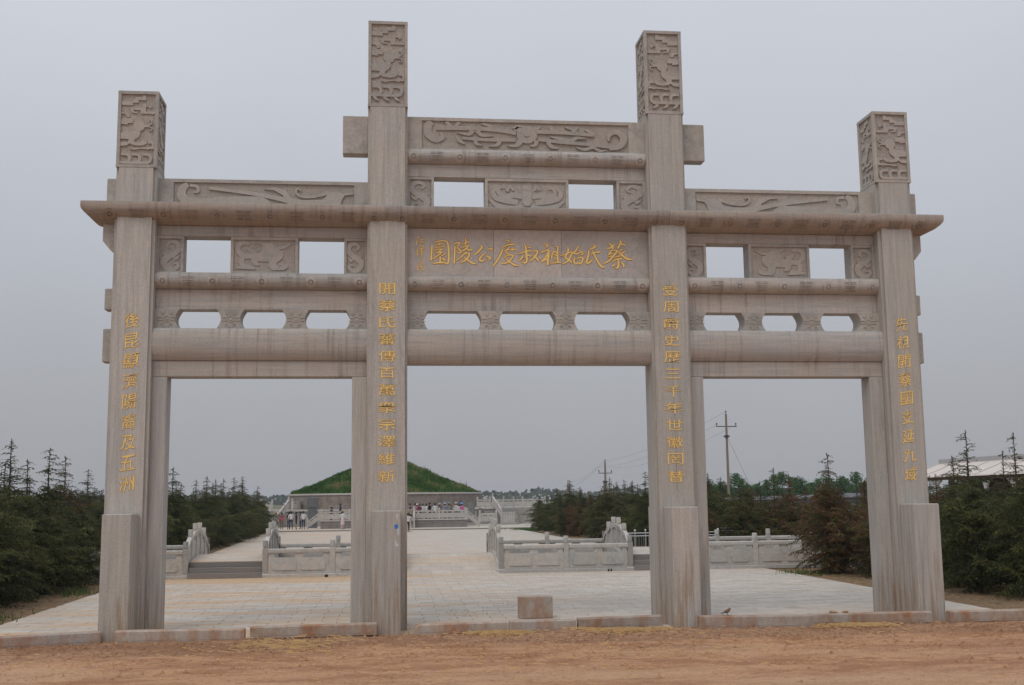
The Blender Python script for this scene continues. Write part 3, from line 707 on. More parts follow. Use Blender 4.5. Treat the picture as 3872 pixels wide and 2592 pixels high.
# centre bay
profile_beam('main_beam', -XC, XC, 4.575, 5.175, 'main')
ed = [-XC,-1.82,-.94,-.47,.41,.89,1.76,XC]
for k in range(0,8,2): pierced(ed[k], ed[k+1], k > 0, k < 6, 5.177, 5.526)
flat('flat_beam', -XC, XC, .27, .56, 5.528, 5.878)
profile_beam('round_beam', -XC, XC, 5.88, 6.14, 'round', lerp_list(0, 2.06, 11))
ins = []
for a, b in ((-XC,-.642),(-.638,.598),(.602,XC)):
    q = MB(); q.cbox(a,b,.2,.56,6.142,7.02,.004); ins.append(build('inscription_slab', q, m_panel, gate))
WR = [
 ('A',[[(385,250),(375,400),(370,545)],[30,36,34]],[[(415,212),(520,168),(620,160),(690,195),(712,330),(715,520),(690,612),(625,590)],[10,22,28,34,40,40,36,14]],[[(525,195),(527,245)],[18,26]],[[(470,240),(600,222)],[14,22]],[[(440,292),(630,275)],[14,22]],[[(410,358),(500,325),(605,330)],[12,20,26]],[[(580,335),(460,405),(590,375),(500,450),(400,518)],[16,26,24,26,22]],[[(655,412),(570,462)],[18,24]],[[(545,470),(545,575)],[32,36]],[[(575,500),(640,540)],[26,40]],[[(405,605),(520,592),(645,590)],[22,32,30]]),
 ('A',[[(790,235),(880,205),(940,205),(880,290),(958,365),(920,402),(862,368)],[14,28,30,22,32,26,10]],[[(838,270),(830,440),(822,615)],[30,34,32]],[[(1040,95),(1055,170),(1040,250)],[14,32,28]],[[(965,232),(1050,196),(1128,185)],[12,20,28]],[[(955,302),(1110,248)],[14,26]],[[(1108,262),(1060,312),(985,368)],[26,30,24]],[[(1062,300),(1100,345),(1178,335)],[22,28,34]],[[(1055,385),(980,460),(865,552)],[24,28,20]],[[(1020,422),(1120,408),(1095,490),(1020,560),(945,588)],[16,34,38,32,16]],[[(1010,480),(1090,540),(1180,600),(1262,616)],[16,32,38,16]]),
 ('A',[[(1345,255),(1372,290),(1300,370),(1225,438)],[26,42,38,24]],[[(1492,325),(1580,318),(1545,368)],[18,40,18]],[[(1445,395),(1370,460),(1320,532),(1380,562),(1445,522)],[22,30,38,34,14]],[[(1462,462),(1535,500),(1488,548)],[26,46,12]]),
 ('A',[[(1835,152),(1918,160),(1878,195)],[18,36,18]],[[(1758,302),(1880,242),(2018,232)],[16,28,38]],[[(1782,320),(1740,430),(1660,570),(1585,662)],[30,36,34,26]],[[(1810,365),(1920,332),(2045,335)],[14,22,34]],[[(1905,285),(1842,388),(1905,415)],[22,28,26]],[[(1985,295),(1960,372)],[24,28]],[[(1798,490),(1900,445),(1985,452),(1920,550),(1840,602),(1752,608)],[12,26,36,32,32,24]],[[(1810,490),(1920,580),(2010,640),(2098,650)],[12,32,38,18]]),
 ('B',[[(180,220),(210,320),(215,440),(220,560),(180,600),(120,572)],[22,40,44,40,36,10]],[[(240,290),(305,295)],[18,30]],[[(215,366),(312,360)],[24,30]],[[(38,428),(130,395),(210,370)],[14,28,28]],[[(142,468),(100,530),(62,556)],[38,38,18]],[[(230,438),(300,465)],[24,38]],[[(325,378),(420,358),(430,400),(360,500),(275,574)],[12,34,36,36,18]],[[(335,455),(400,490),(452,562)],[14,38,38]]),
 ('B',[[(568,218),(638,255),(592,296)],[18,44,12]],[[(498,398),(580,360),(662,350),(600,470),(505,580)],[24,28,32,32,26]],[[(655,350),(642,480),(625,645)],[34,46,42]],[[(510,582),(600,530),(678,458)],[20,30,12]],[[(758,362),(722,430),(710,512)],[22,32,32]],[[(765,278),(830,275),(825,420),(830,580)],[12,32,32,36]],[[(762,375),(815,402)],[22,34]],[[(750,428),(830,462)],[20,30]],[[(738,550),(820,500)],[12,22]],[[(668,615),(770,600),(888,588)],[12,22,26]]),
 ('B',[[(1030,285),(1035,370),(975,490),(1040,535),(1105,595)],[20,38,34,30,34]],[[(868,466),(980,430),(1108,382),(1100,430),(1030,560),(912,628)],[12,22,26,34,36,14]],[[(1238,270),(1190,350),(1145,405),(1210,422),(1295,378)],[26,30,36,32,14]],[[(1248,345),(1325,415),(1272,445)],[12,36,10]],[[(1168,488),(1145,560),(1175,622),(1240,600),(1285,628)],[20,34,36,28,28]],[[(1178,532),(1260,495),(1322,510),(1285,612)],[12,24,34,34]]),
 ('B',[[(1535,240),(1565,280),(1452,335)],[30,50,20]],[[(1440,348),(1430,450),(1390,602),(1450,590),(1520,530)],[22,40,42,36,12]],[[(1468,432),(1560,395),(1658,384)],[14,28,38]],[[(1508,358),(1560,470),(1620,590),(1690,680),(1745,685)],[20,32,36,40,20]]),
 ('B',[[(1832,202),(1900,270),(1918,328)],[18,48,34]],[[(1955,218),(1890,290),(1788,322)],[12,38,12]],[[(2048,130),(2068,190),(2008,312)],[12,40,36]],[[(2050,215),(2155,242)],[18,38]],[[(1888,345),(1850,410),(1812,445)],[30,32,22]],[[(1900,355),(1992,360),(1930,450),(1830,560),(1725,614)],[14,30,36,36,22]],[[(1822,432),(1905,418)],[14,22]],[[(1805,492),(1885,462)],[12,22]],[[(2008,362),(2080,440),(2180,520),(2290,536)],[14,36,42,18]],[[(2098,325),(2055,362)],[18,28]],[[(2150,370),(2085,412)],[22,32]],[[(1936,492),(2062,460)],[14,26]],[[(1890,584),(1980,530),(2088,518)],[16,28,38]],[[(2010,545),(2015,630),(1995,700),(1950,706)],[32,42,40,12]],[[(1938,632),(1885,672)],[30,36]],[[(2062,588),(2112,640),(2112,692)],[18,38,28]]),
 ('A',[[(88,88),(118,97)],[22,30]],[[(98,128),(80,180),(72,238)],[12,18,24]],[[(140,150),(228,128)],[10,16]],[[(190,135),(172,192)],[12,12]],[[(118,204),(238,180)],[10,18]]),
 ('A',[[(95,298),(88,350),(95,452)],[14,14,18]],[[(128,282),(218,260),(215,305),(135,318)],[10,14,14,10]],[[(172,268),(165,312)],[10,10]],[[(118,352),(238,335)],[10,14]],[[(130,380),(205,372)],[10,12]],[[(122,420),(212,404)],[10,12]],[[(180,318),(182,440),(180,556)],[12,14,8]]),
 ('A',[[(125,602),(192,598),(150,652)],[10,16,10]],[[(112,628),(100,690),(108,748)],[14,18,20]],[[(128,682),(205,660)],[10,14]],[[(150,640),(190,710),(240,752)],[8,16,18]])]
for ch_ in WR:
    o0 = 1560 if ch_[0] == 'A' else 1950
    def mp_(px, py, h, ox=0, oz=0):
        S_ = o0+px/5.207; Sy = 880+py/5.207
        X_ = -1.78+(S_-1627.4)*.004748+(S_-1627.4)*(S_-1867.5)*1.75e-7
        Z_ = 6.54+.05*(S_-1627)/760-(Sy-963.4)*.00484
        return (X_, Z_)
    cxm = sum(p[0] for st_ in ch_[1:] for p in st_[0])/sum(len(st_[0]) for st_ in ch_[1:])
    cX, cZ = mp_(cxm, 400, 0)
    own = ins[0] if cX < -.64 else ins[1] if cX < .6 else ins[2]
    q = MB(); e_ = 13 if cxm > 300 or ch_[0] == 'B' else 8
    tf_ = lambda a,b,h: (mp_(a,b,0)[0]-cX, -h, mp_(a,b,0)[1]-cZ)
    emit(q, [ribbon(p_, [w_+e_*1.6 for w_ in ws_]) for p_, ws_ in ch_[1:]], tf_, .0018, .00012, 1)
    emit(q, [ribbon(p_, ws_) for p_, ws_ in ch_[1:]], tf_, .006, .0002, 0)
    build('carved_character', q, [m_gold, m_goldedge], own, (cX,.1985,cZ))
w = (-1.71,-.78,.76,1.66)
sunk_panel('carved_block', -XC, w[0], 7.33, 7.988, .25, .56, .045, SWIRL, (110,305,100,450), True, rname='bird_relief')
sunk_panel('carved_block', w[1], w[2], 7.33, 7.988, .25, .56, .05, MASK, (725,1442,705,990), rname='mask_relief')
sunk_panel('carved_block', w[3], XC, 7.33, 7.988, .25, .56, .045, SWIRL, (110,305,100,450), False, rname='bird_relief')
flat('flat_beam', -XC, XC, .25, .56, 7.99, 8.228)
profile_beam('round_beam', -XC, XC, 8.23, 8.49, 'round', lerp_list(0, 2.08, 11))
q = MB(); q.box(-XC,XC,.25,.53,8.492,9.103); cb = build('crest_beam', q, m_chisel, gate)
q = MB(); q.box(-XC,-1.93,.22,.251,8.492,9.105); q.box(1.90,XC,.22,.251,8.492,9.105); q.box(-1.93,1.90,.22,.251,9.045,9.106); q.box(-XC,XC,.251,.531,9.097,9.107); q.box(-1.93,1.90,.22,.251,8.492,8.52)
build('panel_frame', q, m_block, cb)
q = MB(); emit(q, DRAGON, panel_tf(-1.93,1.90,8.52,9.045,95,2030,140,440,.25), .024, .0006); build('dragon_relief', q, m_relief, cb)
# cornice in three lengths
CP = [(7.35,.335),(7.335,.345),(7.262,.345),(7.215,.335),(7.16,.29),(7.10,.215),(7.06,.13),(7.03,.06),(7.022,.0)]
def cornice(xa, xb, lend, rend, meds):
    rings = []
    for z, off in CP:
        l = xa-(off if lend else 0); r = xb+(off if rend else 0)
        rings.append([(l,.215-off,z),(r,.215-off,z),(r,.50+off,z),(l,.50+off,z)])
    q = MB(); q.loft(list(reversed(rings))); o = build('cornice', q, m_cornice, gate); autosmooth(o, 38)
    prof = [(.215-off,z) for z,off in CP[2:]]
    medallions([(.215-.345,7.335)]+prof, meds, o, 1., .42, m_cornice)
cornice(-7.435, -2.557, True, False, [-7.30+.452*k for k in range(11)])
cornice(-2.549, 2.549, False, False, [-2.28+.456*k for k in range(11)])
cornice(2.557, 7.435, False, True, [2.78+.452*k for k in range(11)])

# ------------------------------------------------------------------ kerb stones, loose block, bird
def kerb(x0, y0, x1, y1, h, z=0., tilt=0., round_l=False, label=''):
    L = math.dist((x0,y0),(x1,y1)); q = MB(); d = .17
    pr = [(-d/2,0),(-d/2,h-.022),(-d/2+.02,h),(d/2-.02,h),(d/2,h-.02),(d/2,0)]
    rings = []
    xs = [0,.012,L-.012,L] if not round_l else [0,.03,.09,L-.012,L]
    for k, x in enumerate(xs):
        f = (.93 if k in (0,len(xs)-1) else 1) if not round_l else (.35,.75,1,1,.93)[k]
        rings.append([(x,a*(.96 if k in (0,len(xs)-1) else 1),b*f) for a,b in pr])
    q.loft(rings)
    q.box(.06,L-.06,-d/2-.004,-d/2+.001,.035,h-.045)
    o = build('kerb_stone', q, m_kerb, None, (x0,y0,z), math.atan2(y1-y0,x1-x0), label=label, cat='kerb stone', group='loose kerb stones along the plaza edge')
    o.rotation_euler.y = tilt; return o
kerb(-9.85,-1.50,-7.06,-.62,.185,0,0,label='long kerb stone at the far left edge, left of the leftmost pillar')
kerb(-6.82,-.66,-4.80,-.70,.19,0,.004,label='kerb stone just right of the leftmost pillar, under the left bay')
kerb(-4.72,-.68,-2.70,-.62,.185,.02,-.004,label='kerb stone overlapping the foot of the second pillar')
kerb(-2.10,-.56,-.55,-.58,.165,0,-.012,True,label='kerb stone with one rounded sloping end beside straw')
kerb(-.53,-.64,.58,-.66,.19,.005,0,label='short rust stained kerb stone in front of the square block')
kerb(.62,-.66,2.06,-.60,.18,.035,-.008,label='kerb stone half buried behind straw, left of the third pillar')
kerb(2.66,-.72,4.55,-.98,.20,.01,0,label='kerb stone with a small bird on it, right of the third pillar')
kerb(4.57,-.74,6.72,-.78,.18,.02,0,label='kerb stone carrying two dirt clods, left of the rightmost pillar')
kerb(7.03,-.80,9.6,-.86,.18,.02,0,label='kerb stone at the far right edge, right of the rightmost pillar')
q = MB(); q.cbox(0,.62,0,.28,0,.395,.012)
build('square_stone_block', q, m_kerb, None, (-.11,1.42,0), label='square grey stone block standing alone on the plaza under the middle bay', cat='stone block')
# sparrow
bx, by = 3.14, -.80
t = thing('bird', 'small brown sparrow perched on a kerb stone right of the third pillar', 'bird', (bx,by,.212), .15)
q = MB(); q.tube([(-.052,0,.052),(-.03,0,.058),(0,0,.066),(.028,0,.082),(.044,0,.100),(.056,0,.106),(.066,0,.104)],[.010,.024,.030,.028,.019,.017,.006],8)
build('body', q, plain('brown feathers', (.16,.10,.06)), t, smooth=True)
q = MB(); q.prism([(-.05,.045),(-.05,.06),(-.115,.036),(-.112,.028)],'Y',-.010,.010); build('tail', q, plain('dark feathers', (.06,.04,.03)), t)
q = MB(); q.tube([(.064,0,.103),(.080,0,.099)],[.005,.001],6); build('beak', q, m_black, t)
for s in (-1,1):
    q = MB(); q.tube([(.0,s*.010,.045),(.004,s*.010,.0)],.0025,5); q.tube([(.004,s*.010,.002),(.022,s*.012,.002)],.002,4); build('leg', q, m_black, t)
def clod(x, y, z, r, label, mat, name='dirt_clod', cat='clod', seed=0, fl=.5):
    bm = bmesh.new(); bmesh.ops.create_icosphere(bm, subdivisions=2, radius=r*G)
    for v in bm.verts:
        f = 1+.35*noise.noise(v.co*(3/r)+Vector((seed,0,0))); v.co *= f; v.co.z *= fl
    me = bpy.data.meshes.new(name); bm.to_mesh(me); bm.free(); me.materials.append(mat)
    return put(name, me, None, (x,y,z+r*fl*.6), label=label, cat=cat)
clod(5.02,-.73,.2,.07,'left one of two red dirt clods lying on a kerb stone', m_soil, seed=3, fl=.35)
clod(5.22,-.75,.2,.055,'right one of two red dirt clods lying on a kerb stone', m_soil, seed=8, fl=.45)
clod(-4.25,14.05,0,.055,'small black bag at the foot of the left balustrade', m_black, 'plastic_bag', 'bag', 5, .9)
for k, x in enumerate((4.08,4.16)):
    q = MB(); q.box(-.022,.022,-.02,.02,0,.075); build('drain_block', q, m_black, None, (x,14.14,0), label=('left' if k == 0 else 'right')+' one of two little black blocks wedged under the balustrade sill', cat='block')
def straw_patch(x0, x1, y0, y1, n, seed, label, zf, L=(.04,.14)):
    r = random.Random(seed); q = MB()
    for _ in range(n):
        x = r.gauss((x0+x1)/2,(x1-x0)/4); y = r.gauss((y0+y1)/2,(y1-y0)/4); a = r.uniform(0,pi); l = r.uniform(*L); z = zf(x,y)+r.uniform(.006,.05)
        dz = r.uniform(-.2,.25)*l; dx, dy = cos(a)*l/2, sin(a)*l/2; w = .0055
        q.add([(x-dx,y-dy,z-dz*.4-w),(x+dx,y+dy,z+dz*.4-w),(x+dx,y+dy,z+dz*.4+w),(x-dx,y-dy,z-dz*.4+w),(x-dx-dy*.03,y-dy+w,z-dz*.4),(x+dx,y+dy+w,z+dz*.4)], [(0,1,2,3),(0,1,5,4)], 0, r.random())
    return build('straw', q, m_straw, fix=False, label=label, cat='straw', kind='stuff')
straw_patch(-1.2,-.3,-1.10,-.64,1300,1,'straw heaped against the kerb beside the rounded kerb stone', soil_h)
straw_patch(.65,1.9,-1.15,-.68,2200,2,'straw heaped below the kerb in front of the third pillar', soil_h)
straw_patch(4.7,5.8,-1.25,-.9,1300,3,'straw scattered below the kerb stone of the right bay', soil_h)
straw_patch(-5.2,-3.2,-2.2,-.9,160,4,'loose straw stems in front of the left kerb stones', soil_h, (.05,.35))
straw_patch(-9,9,-6,-1,900,5,'straw bits strewn over the earth road', soil_h, (.03,.12))
straw_patch(-1.5,-.4,1.2,3.5,40,6,'straw bits lying on the plaza slabs', lambda x,y: 0, (.02,.07))
# crumbs of earth, uncountable
r = random.Random(5); q = MB()
for _ in range(16000):
    x = r.uniform(-12,13); y = -.75-abs(r.gauss(0,2.0)); s = .007+.034*r.random()**4
    if noise.noise(Vector((x*.9,y*1.8,11))) < -.05 and r.random() < .8: continue
    if True: pass; z = soil_h(x,y)
    q.add([(x-s,y-s*.7,z),(x+s,y-s*.7,z),(x+s*.6,y+s*.8,z),(x-s*.6,y+s*.8,z),(x+s*.1,y,z+s*1.1)], [(0,1,4),(1,2,4),(2,3,4),(3,0,4)], 0, r.random())
build('earth_crumbs', q, m_soil, fix=False, kind='stuff', label='crumbs of red earth on the road surface', cat='earth')

# ------------------------------------------------------------------ balustrades
def post_mesh(h=1.06, w=.155):
    q = MB(); q.cbox(-w/2,w/2,-w/2,w/2,0,h-.205,.01); me = q.mesh('post', m_rail)
    q = MB(); r = w*.5
    prof = [(h-.206,r*.72),(h-.19,r*.72),(h-.185,r*.98),(h-.02,r*.98),(h-.004,r*.9),(h,r*.7)]
    q.loft([[(a*cos(2*pi*k/16), a*sin(2*pi*k/16), z) for k in range(16)] for z,a in prof]); hm = q.mesh('post_head', m_rail)
    hm.polygons.foreach_set('use_smooth',[True]*len(hm.polygons)); hm.set_sharp_from_angle(angle=radians(35))
    return me, hm
PM, HM = post_mesh()
def post(parent, x, y, z=0, sc_=1.):
    p = put('post', PM, parent, (x,y,z)); hd = put('post_head', HM, p)
    if sc_ != 1: p.scale = (sc_,sc_,sc_)
    return p
pan = {}
def panel_parts(L):
    """slab, openwork supports, handrail for a clear span L along local X"""
    k = round(L,2)
    if k in pan: return pan[k]
    h = L/2
    q = MB(); q.box(-h,h,-.045,.045,.10,.565)
    for s in (-1,1):                                   # raised framed fields on the slab
        a, b = (s*.07, s*(h-.13)); a, b = min(a,b), max(a,b)
        for yy in (-1,1):
            ya, yb2 = sorted((yy*.0455, yy*.070))
            q.prism([(a+.04,.20),(b-.04,.20),(b,.24),(b,.42),(b-.04,.46),(a+.04,.46),(a,.42),(a,.24)],'Y',ya,yb2)
    slab = q.mesh('slab_panel', m_rail)
    sup = []
    for c, w in ((-h+.10,.20),(0,.30),(h-.10,.20)):
        q = MB(); q.prism([(-w/2,.566),(w/2,.566),(w/2*.7,.63),(w/2,.691),(-w/2,.691),(-w/2*.7,.63)],'Y',-.036,.036); sup.append((c, q.mesh('openwork_support', m_rail)))
    q = MB(); q.loft([[(x,a,b) for a,b in ((-.06,.692),(.06,.692),(.068,.72),(.068,.79),(.045,.82),(-.045,.82),(-.068,.79),(-.068,.72))] for x in (-h,h)]); rail = q.mesh('handrail', m_rail)
    pan[k] = (slab, sup, rail); return pan[k]
def balustrade(xs, y, label, group=None, sill=True, name='balustrade'):
    t = thing(name, label, 'balustrade', (xs[0],y,0), 0, group)
    for x in xs: post(t, x-xs[0], 0)
    for a, b in zip(xs, xs[1:]):
        L = b-a-.155; c = (a+b)/2-xs[0]
        s, u, r_ = panel_parts(L)
        sp_ = put('slab_panel', s, t, (c,0,0)); [put('openwork_support', u_, sp_, (c_,0,0)) for c_, u_ in u]; put('handrail', r_, t, (c,0,0))
    q = MB(); W_ = xs[-1]-xs[0]; q.cbox(-.17,W_+.17,-.13,.13,-.02,.095,.012); build('sill', q, m_rail, t)
    return t
balustrade([-6.03,-4.09,-2.15], 14.4, 'near balustrade left of the middle bridge, running behind the second pillar')
balustrade([.88,2.84,4.80], 14.4, 'near balustrade right of the middle bridge, framed in the middle bay')
balustrade([-14.1,-12.15,-10.2,-8.3], 14.4, 'pale stone balustrade left of the left side bridge, behind the leftmost pillar and trees')
balustrade([7.05,8.70,10.5,12.2,14.1,16.0], 14.4, 'pale stone balustrade right of the right side bridge, half hidden by cedars')
balustrade([-6.03,-4.09,-2.15], 18.4, 'pale stone balustrade left of the middle bridge on the far side of the canal')
balustrade([.88,2.84,4.80], 18.4, 'pale stone balustrade right of the middle bridge on the far side of the canal')
balustrade([-14.1,-12.15,-10.2,-8.3], 18.4, 'pale stone balustrade left of the left side bridge on the far side of the canal')
balustrade([7.05,8.70,10.5,12.2,14.1,16.0], 18.4, 'pale stone balustrade right of the right side bridge on the far side of the canal')
# bridges
def arch(t, peak=.50): return peak*sin(pi*max(0,min(1,t)))**.85
YS = [14.4,15.2,16.0,16.8,17.6,18.4]
def bridge(x0, x1, steps, label):
    t = thing('stone_bridge', label, 'bridge', ((x0+x1)/2,16.4,0))
    cx = (x0+x1)/2; w = (x1-x0)/2
    def dz(y):
        u = (y-14.15)/(18.65-14.15); 
        return (.46+.14*sin(pi*max(0,min(1,(y-14.75)/3.3)))) if steps else .51*sin(pi*max(0,min(1,u)))
    ya, yb_ = (14.75,18.05) if steps else (14.15,18.65)
    n = 16; top = [(ya+(yb_-ya)*k/n, dz(ya+(yb_-ya)*k/n)+.002) for k in range(n+1)]
    if not steps: top[0] = (ya,.003); top[-1] = (yb_,.003)
    und = [(a, b-.22 if not steps else b-.25) for a,b in top]
    if not steps: und = [(a, max(b,-.2)) for a,b in und]
    q = MB(); q.prism([(a-16.4,b) for a,b in top+list(reversed(und))],'X',-w+.08,w-.08); dk = build('deck', q, m_pavefar, t)
    if steps:
        for sgn in (-1,1):
            for k in range(3):
                z1 = .152*(k+1); ys = 14.22+.19*k-16.4
                a, b = (ys,14.75-16.4) if sgn < 0 else (-(14.75-16.4), -ys)
                q = MB(); q.cbox(-w+.09,w-.09,a,b,z1-.152+(0 if k else -.02),z1-.0015*(k+0),.006); build('step', q, m_step, t)
    for sx in (-1,1):
        X_ = sx*w
        zs = [0,.33,.50,.50,.33,0]
        for yy, z in zip(YS, zs): post(t, X_, yy-16.4, z, 1. )
        # curved kerb under the railing
        P = []; nn = 20
        for k in range(nn+1):
            u = k/nn; P.append((14.3+4.2*u-16.4, .10+arch(u)))
        Q = [(a, b-.30) for a,b in reversed(P)]
        q = MB(); q.prism(P+Q,'X',X_-.10,X_+.10); build('railing_kerb', q, m_rail, t)
        for k in range(5):
            a, b = YS[k]+.0775-16.4, YS[k+1]-.0775-16.4; za, zb = zs[k], zs[k+1]; r5 = 5; bul = .07 if k in (0,4) else .045
            up = [(a+(b-a)*j/r5, za+(zb-za)*j/r5+bul*sin(pi*j/r5)) for j in range(r5+1)]
            q = MB(); q.prism([(p,z+.82) for p,z in up]+[(p,z+.70) for p,z in reversed(up)],'X',X_-.062,X_+.062); hr = build('handrail', q, m_rail, t)
            q = MB(); q.prism([(p,z+.56) for p,z in up]+[(p,z+.06) for p,z in reversed(up)],'X',X_-.04,X_+.04)
            for yy in (-1,1):
                i0 = up[1]; i1 = up[-2]; xa, xb = sorted((X_+yy*.0405, X_+yy*.05))
                q.prism([(i0[0],i0[1]+.22),(i1[0],i1[1]+.22),(i1[0],i1[1]+.44),(i0[0],i0[1]+.44)],'X',xa,xb)
            pn = build('slab_panel', q, m_rail, t)
            for j in (0,2,4):
                q = MB(); p, z = ((up[j][0]+up[j+1][0])/2, (up[j][1]+up[j+1][1])/2); q.box(X_-.032,X_+.032,p-.055,p+.055,z+.545,z+.71)
                build('openwork_support', q, m_rail, pn)
bridge(-2.15,.88, False, 'wide middle stone bridge over the canal with a smooth arched deck')
bridge(-8.3,-6.03, True, 'left side stone bridge with three front steps and stepped posts')
bridge(4.80,7.05, True, 'right side stone bridge with three front steps, its railing seen between the middle bay posts')

# stainless fence
def steel_fence(x0, x1, y, n, label):
    t = thing('steel_fence', label, 'fence', (x0,y,0)); L = x1-x0
    for k in range(n):
        x = L*k/(n-1); q = MB(); q.cyl(x,0,0,1.0,.018,8); p = build('post', q, m_steel, t)
        q = MB(); q.tube([(x,0,.99),(x,0,1.005),(x,0,1.03),(x,0,1.055),(x,0,1.07)],[.012,.028,.036,.028,.01],8); build('ball_finial', q, m_steel, p, smooth=True)
    for z in (.94,.84,.12):
        q = MB(); q.tube([(0,0,z),(L,0,z)],.014,6); build('rail', q, m_steel, t)
    for k in range(1,int(L/.085)):
        if k > 120: break
        q = MB(); q.tube([(k*.085,0,.12),(k*.085,0,.84)],.006,4); build('bar', q, m_steel, t)
steel_fence(5.75,9.1,19.6,10,'stainless steel fence with ball tips behind the right side bridge')
steel_fence(9.6,12.3,24,8,'stainless steel fence with ball tips seen above the right balustrade')

# ------------------------------------------------------------------ terrace and mound
TX = -2.5
t = thing('burial_mound', 'round grass covered burial mound on a mottled brick ring wall behind the terrace', 'mound', (TX,89,0))
q = MB(); n = 96; Rm = 9.05
q.loft([[(Rm*cos(2*pi*k/n), Rm*sin(2*pi*k/n), z) for k in range(n)] for z in (0,2.66)], cap=False); build('ring_wall', q, m_ringwall, t, smooth=True)
q = MB(); q.loft([[(r_*cos(2*pi*k/n), r_*sin(2*pi*k/n), z) for k in range(n)] for r_,z in ((Rm-.05,2.655),(Rm+.09,2.655),(Rm+.09,2.80),(Rm-.35,2.80))], cap=False); build('coping', q, m_rail, t)
def mz(r_, a=0):
    ks = ((0,6.0),(1.2,5.80),(2.2,5.45),(3.4,4.98),(5.1,4.28),(7.0,3.40),(8.85,2.78),(9.5,2.6))
    for (a0,z0),(a1,z1) in zip(ks,ks[1:]):
        if r_ <= a1: z = z0+(z1-z0)*(r_-a0)/(a1-a0); break
    return z+.20*noise.noise(Vector((r_*cos(a)*1.1, r_*sin(a)*1.1, 6)))*min(1,(9-r_)/2)+.10*noise.noise(Vector((r_*cos(a)*.5, r_*sin(a)*.5, 2)))
q = MB(); nr = 26
vs = []; fs = []
for j in range(nr+1):
    rr = 8.85*j/nr
    for k in range(n): a = 2*pi*k/n; vs.append((rr*cos(a), rr*sin(a), mz(rr,a)))
for j in range(nr):
    for k in range(n): fs.append((j*n+k, j*n+(k+1)%n, (j+1)*n+(k+1)%n, (j+1)*n+k))
q.add(vs, fs); build('grass_mound', q, plain('grassy soil', (.05,.085,.02), .95, 0, .4, 1.5), t, smooth=True, fix=False)
r = random.Random(11); q = MB()
for _ in range(30000):
    rr = 8.85*sqrt(r.random()); a = r.uniform(0,2*pi); x, y = rr*cos(a), rr*sin(a)
    if y > 3.5: continue
    z = mz(rr,a); nn = noise.noise(Vector((x*.45,y*.45,z*.8)))+.25*noise.noise(Vector((x*2,y*2,5))); h = .10+.13*r.random()+max(0,nn)*.32
    if r.random() < .004: h *= 2.2
    c = min(1,max(0,.38+nn*1.5+r.uniform(-.25,.25))); b = r.uniform(0,pi); w = .03+.05*r.random(); lx, ly = r.uniform(-.07,.07), r.uniform(-.07,.07)
    q.add([(x-cos(b)*w,y-sin(b)*w,z-.03),(x+cos(b)*w,y+sin(b)*w,z-.03),(x+lx,y+ly,z+h)], [(0,1,2)], 0, c)
g = build('grass', q, m_grass, t, fix=False, kind='stuff'); g.color = (.1,0,0,1)

te = thing('terrace', 'broad stone terrace with grey retaining wall, side stairs and railings in front of the mound', 'terrace', (0,75,0))
def fix_te(q, name, mat, **k): return build(name, q, mat, te, **k)
L0, L1 = -10.6, 6.9
for j in range(5):                                     # wall courses, each laid separately
    xw = L0+.0; kk = 0
    while xw < L1-.01:
        w_ = min(rnd.uniform(.9,1.5), L1-xw)
        q = MB(); q.cbox(xw+.008,xw+w_-.008,0,.3+rnd.uniform(-.012,.0),.0+.26*j+.006,.26*j+.256,.008); fix_te(q,'wall_block',m_terr); xw += w_
q = MB(); q.box(L0-.1,L1+.1,.02,26,-.02,1.29); fix_te(q,'platform',m_terr)
q = MB(); q.cbox(L0-.15,L1+.15,-.10,.42,1.31,1.44,.012); fix_te(q,'wall_coping',m_rail)
q = MB(); q.box(L0-.1,L1+.1,.42,26,1.29,1.40); fix_te(q,'terrace_floor',m_pavefar)
def rail_run(parent, pts, hgt=.9, name='railing', mids=True):
    """posts at the points and slab + handrail between; pts (x,y,z) local"""
    s = hgt/1.06
    for p in pts: post(parent, *p, sc_=s)
    for a, b in zip(pts, pts[1:]):
        a, b = Vector(a), Vector(b); d = b-a; L = math.hypot(d.x,d.y); u = Vector((d.x/L,d.y/L,0)); nrm = Vector((-u.y,u.x,0))
        for (z0,z1,th,nm) in ((.12,.56,.045,'slab_panel'),(.68,.80,.06,'handrail')):
            pa, pb = a+u*.07, b-u*.07; z0_, z1_ = z0*s, z1*s
            q = MB(); q.add([tuple(pa-nrm*th+Vector((0,0,z0_))),tuple(pb-nrm*th+Vector((0,0,z0_))),tuple(pb+nrm*th+Vector((0,0,z0_))),tuple(pa+nrm*th+Vector((0,0,z0_))),
                             tuple(pa-nrm*th+Vector((0,0,z1_))),tuple(pb-nrm*th+Vector((0,0,z1_))),tuple(pb+nrm*th+Vector((0,0,z1_))),tuple(pa+nrm*th+Vector((0,0,z1_)))],
                            [(0,3,2,1),(4,5,6,7),(0,1,5,4),(1,2,6,5),(2,3,7,6),(3,0,4,7)]); o = build(nm, q, m_rail, parent)
        for k in ((.15,.5,.85) if L > .9 else (.5,)):
            q = MB(); p = a+(b-a)*k; q.box(p.x-.07,p.x+.07,p.y-.05,p.y+.05,p.z+.55*s,p.z+.69*s)
            build('openwork_support', q, m_rail, parent)
# railings flanking the mound at terrace level
rail_run(te, [(-12.6,0,1.44),(-11.7,0,1.44)], .9); rail_run(te, [(-10.4,4,1.44),(-9.9,10,1.44)], .95)
rail_run(te, [(5.6,6,1.40),(6.0,3,1.40),(6.3,1.5,1.40)], .95)
rail_run(te, [(6.5,.1,1.44),(7.3,.1,1.44),(8.15,.1,1.44),(8.9,.1,1.44),(9.8,.1,1.44),(10.8,.1,1.44)], .9)
q = MB(); q.box(6.9,12.5,.0,12,.0,1.43); fix_te(q,'side_platform',m_terr)
q = MB(); q.box(-14,-10.7,.0,12,.0,1.43); fix_te(q,'side_platform',m_terr)
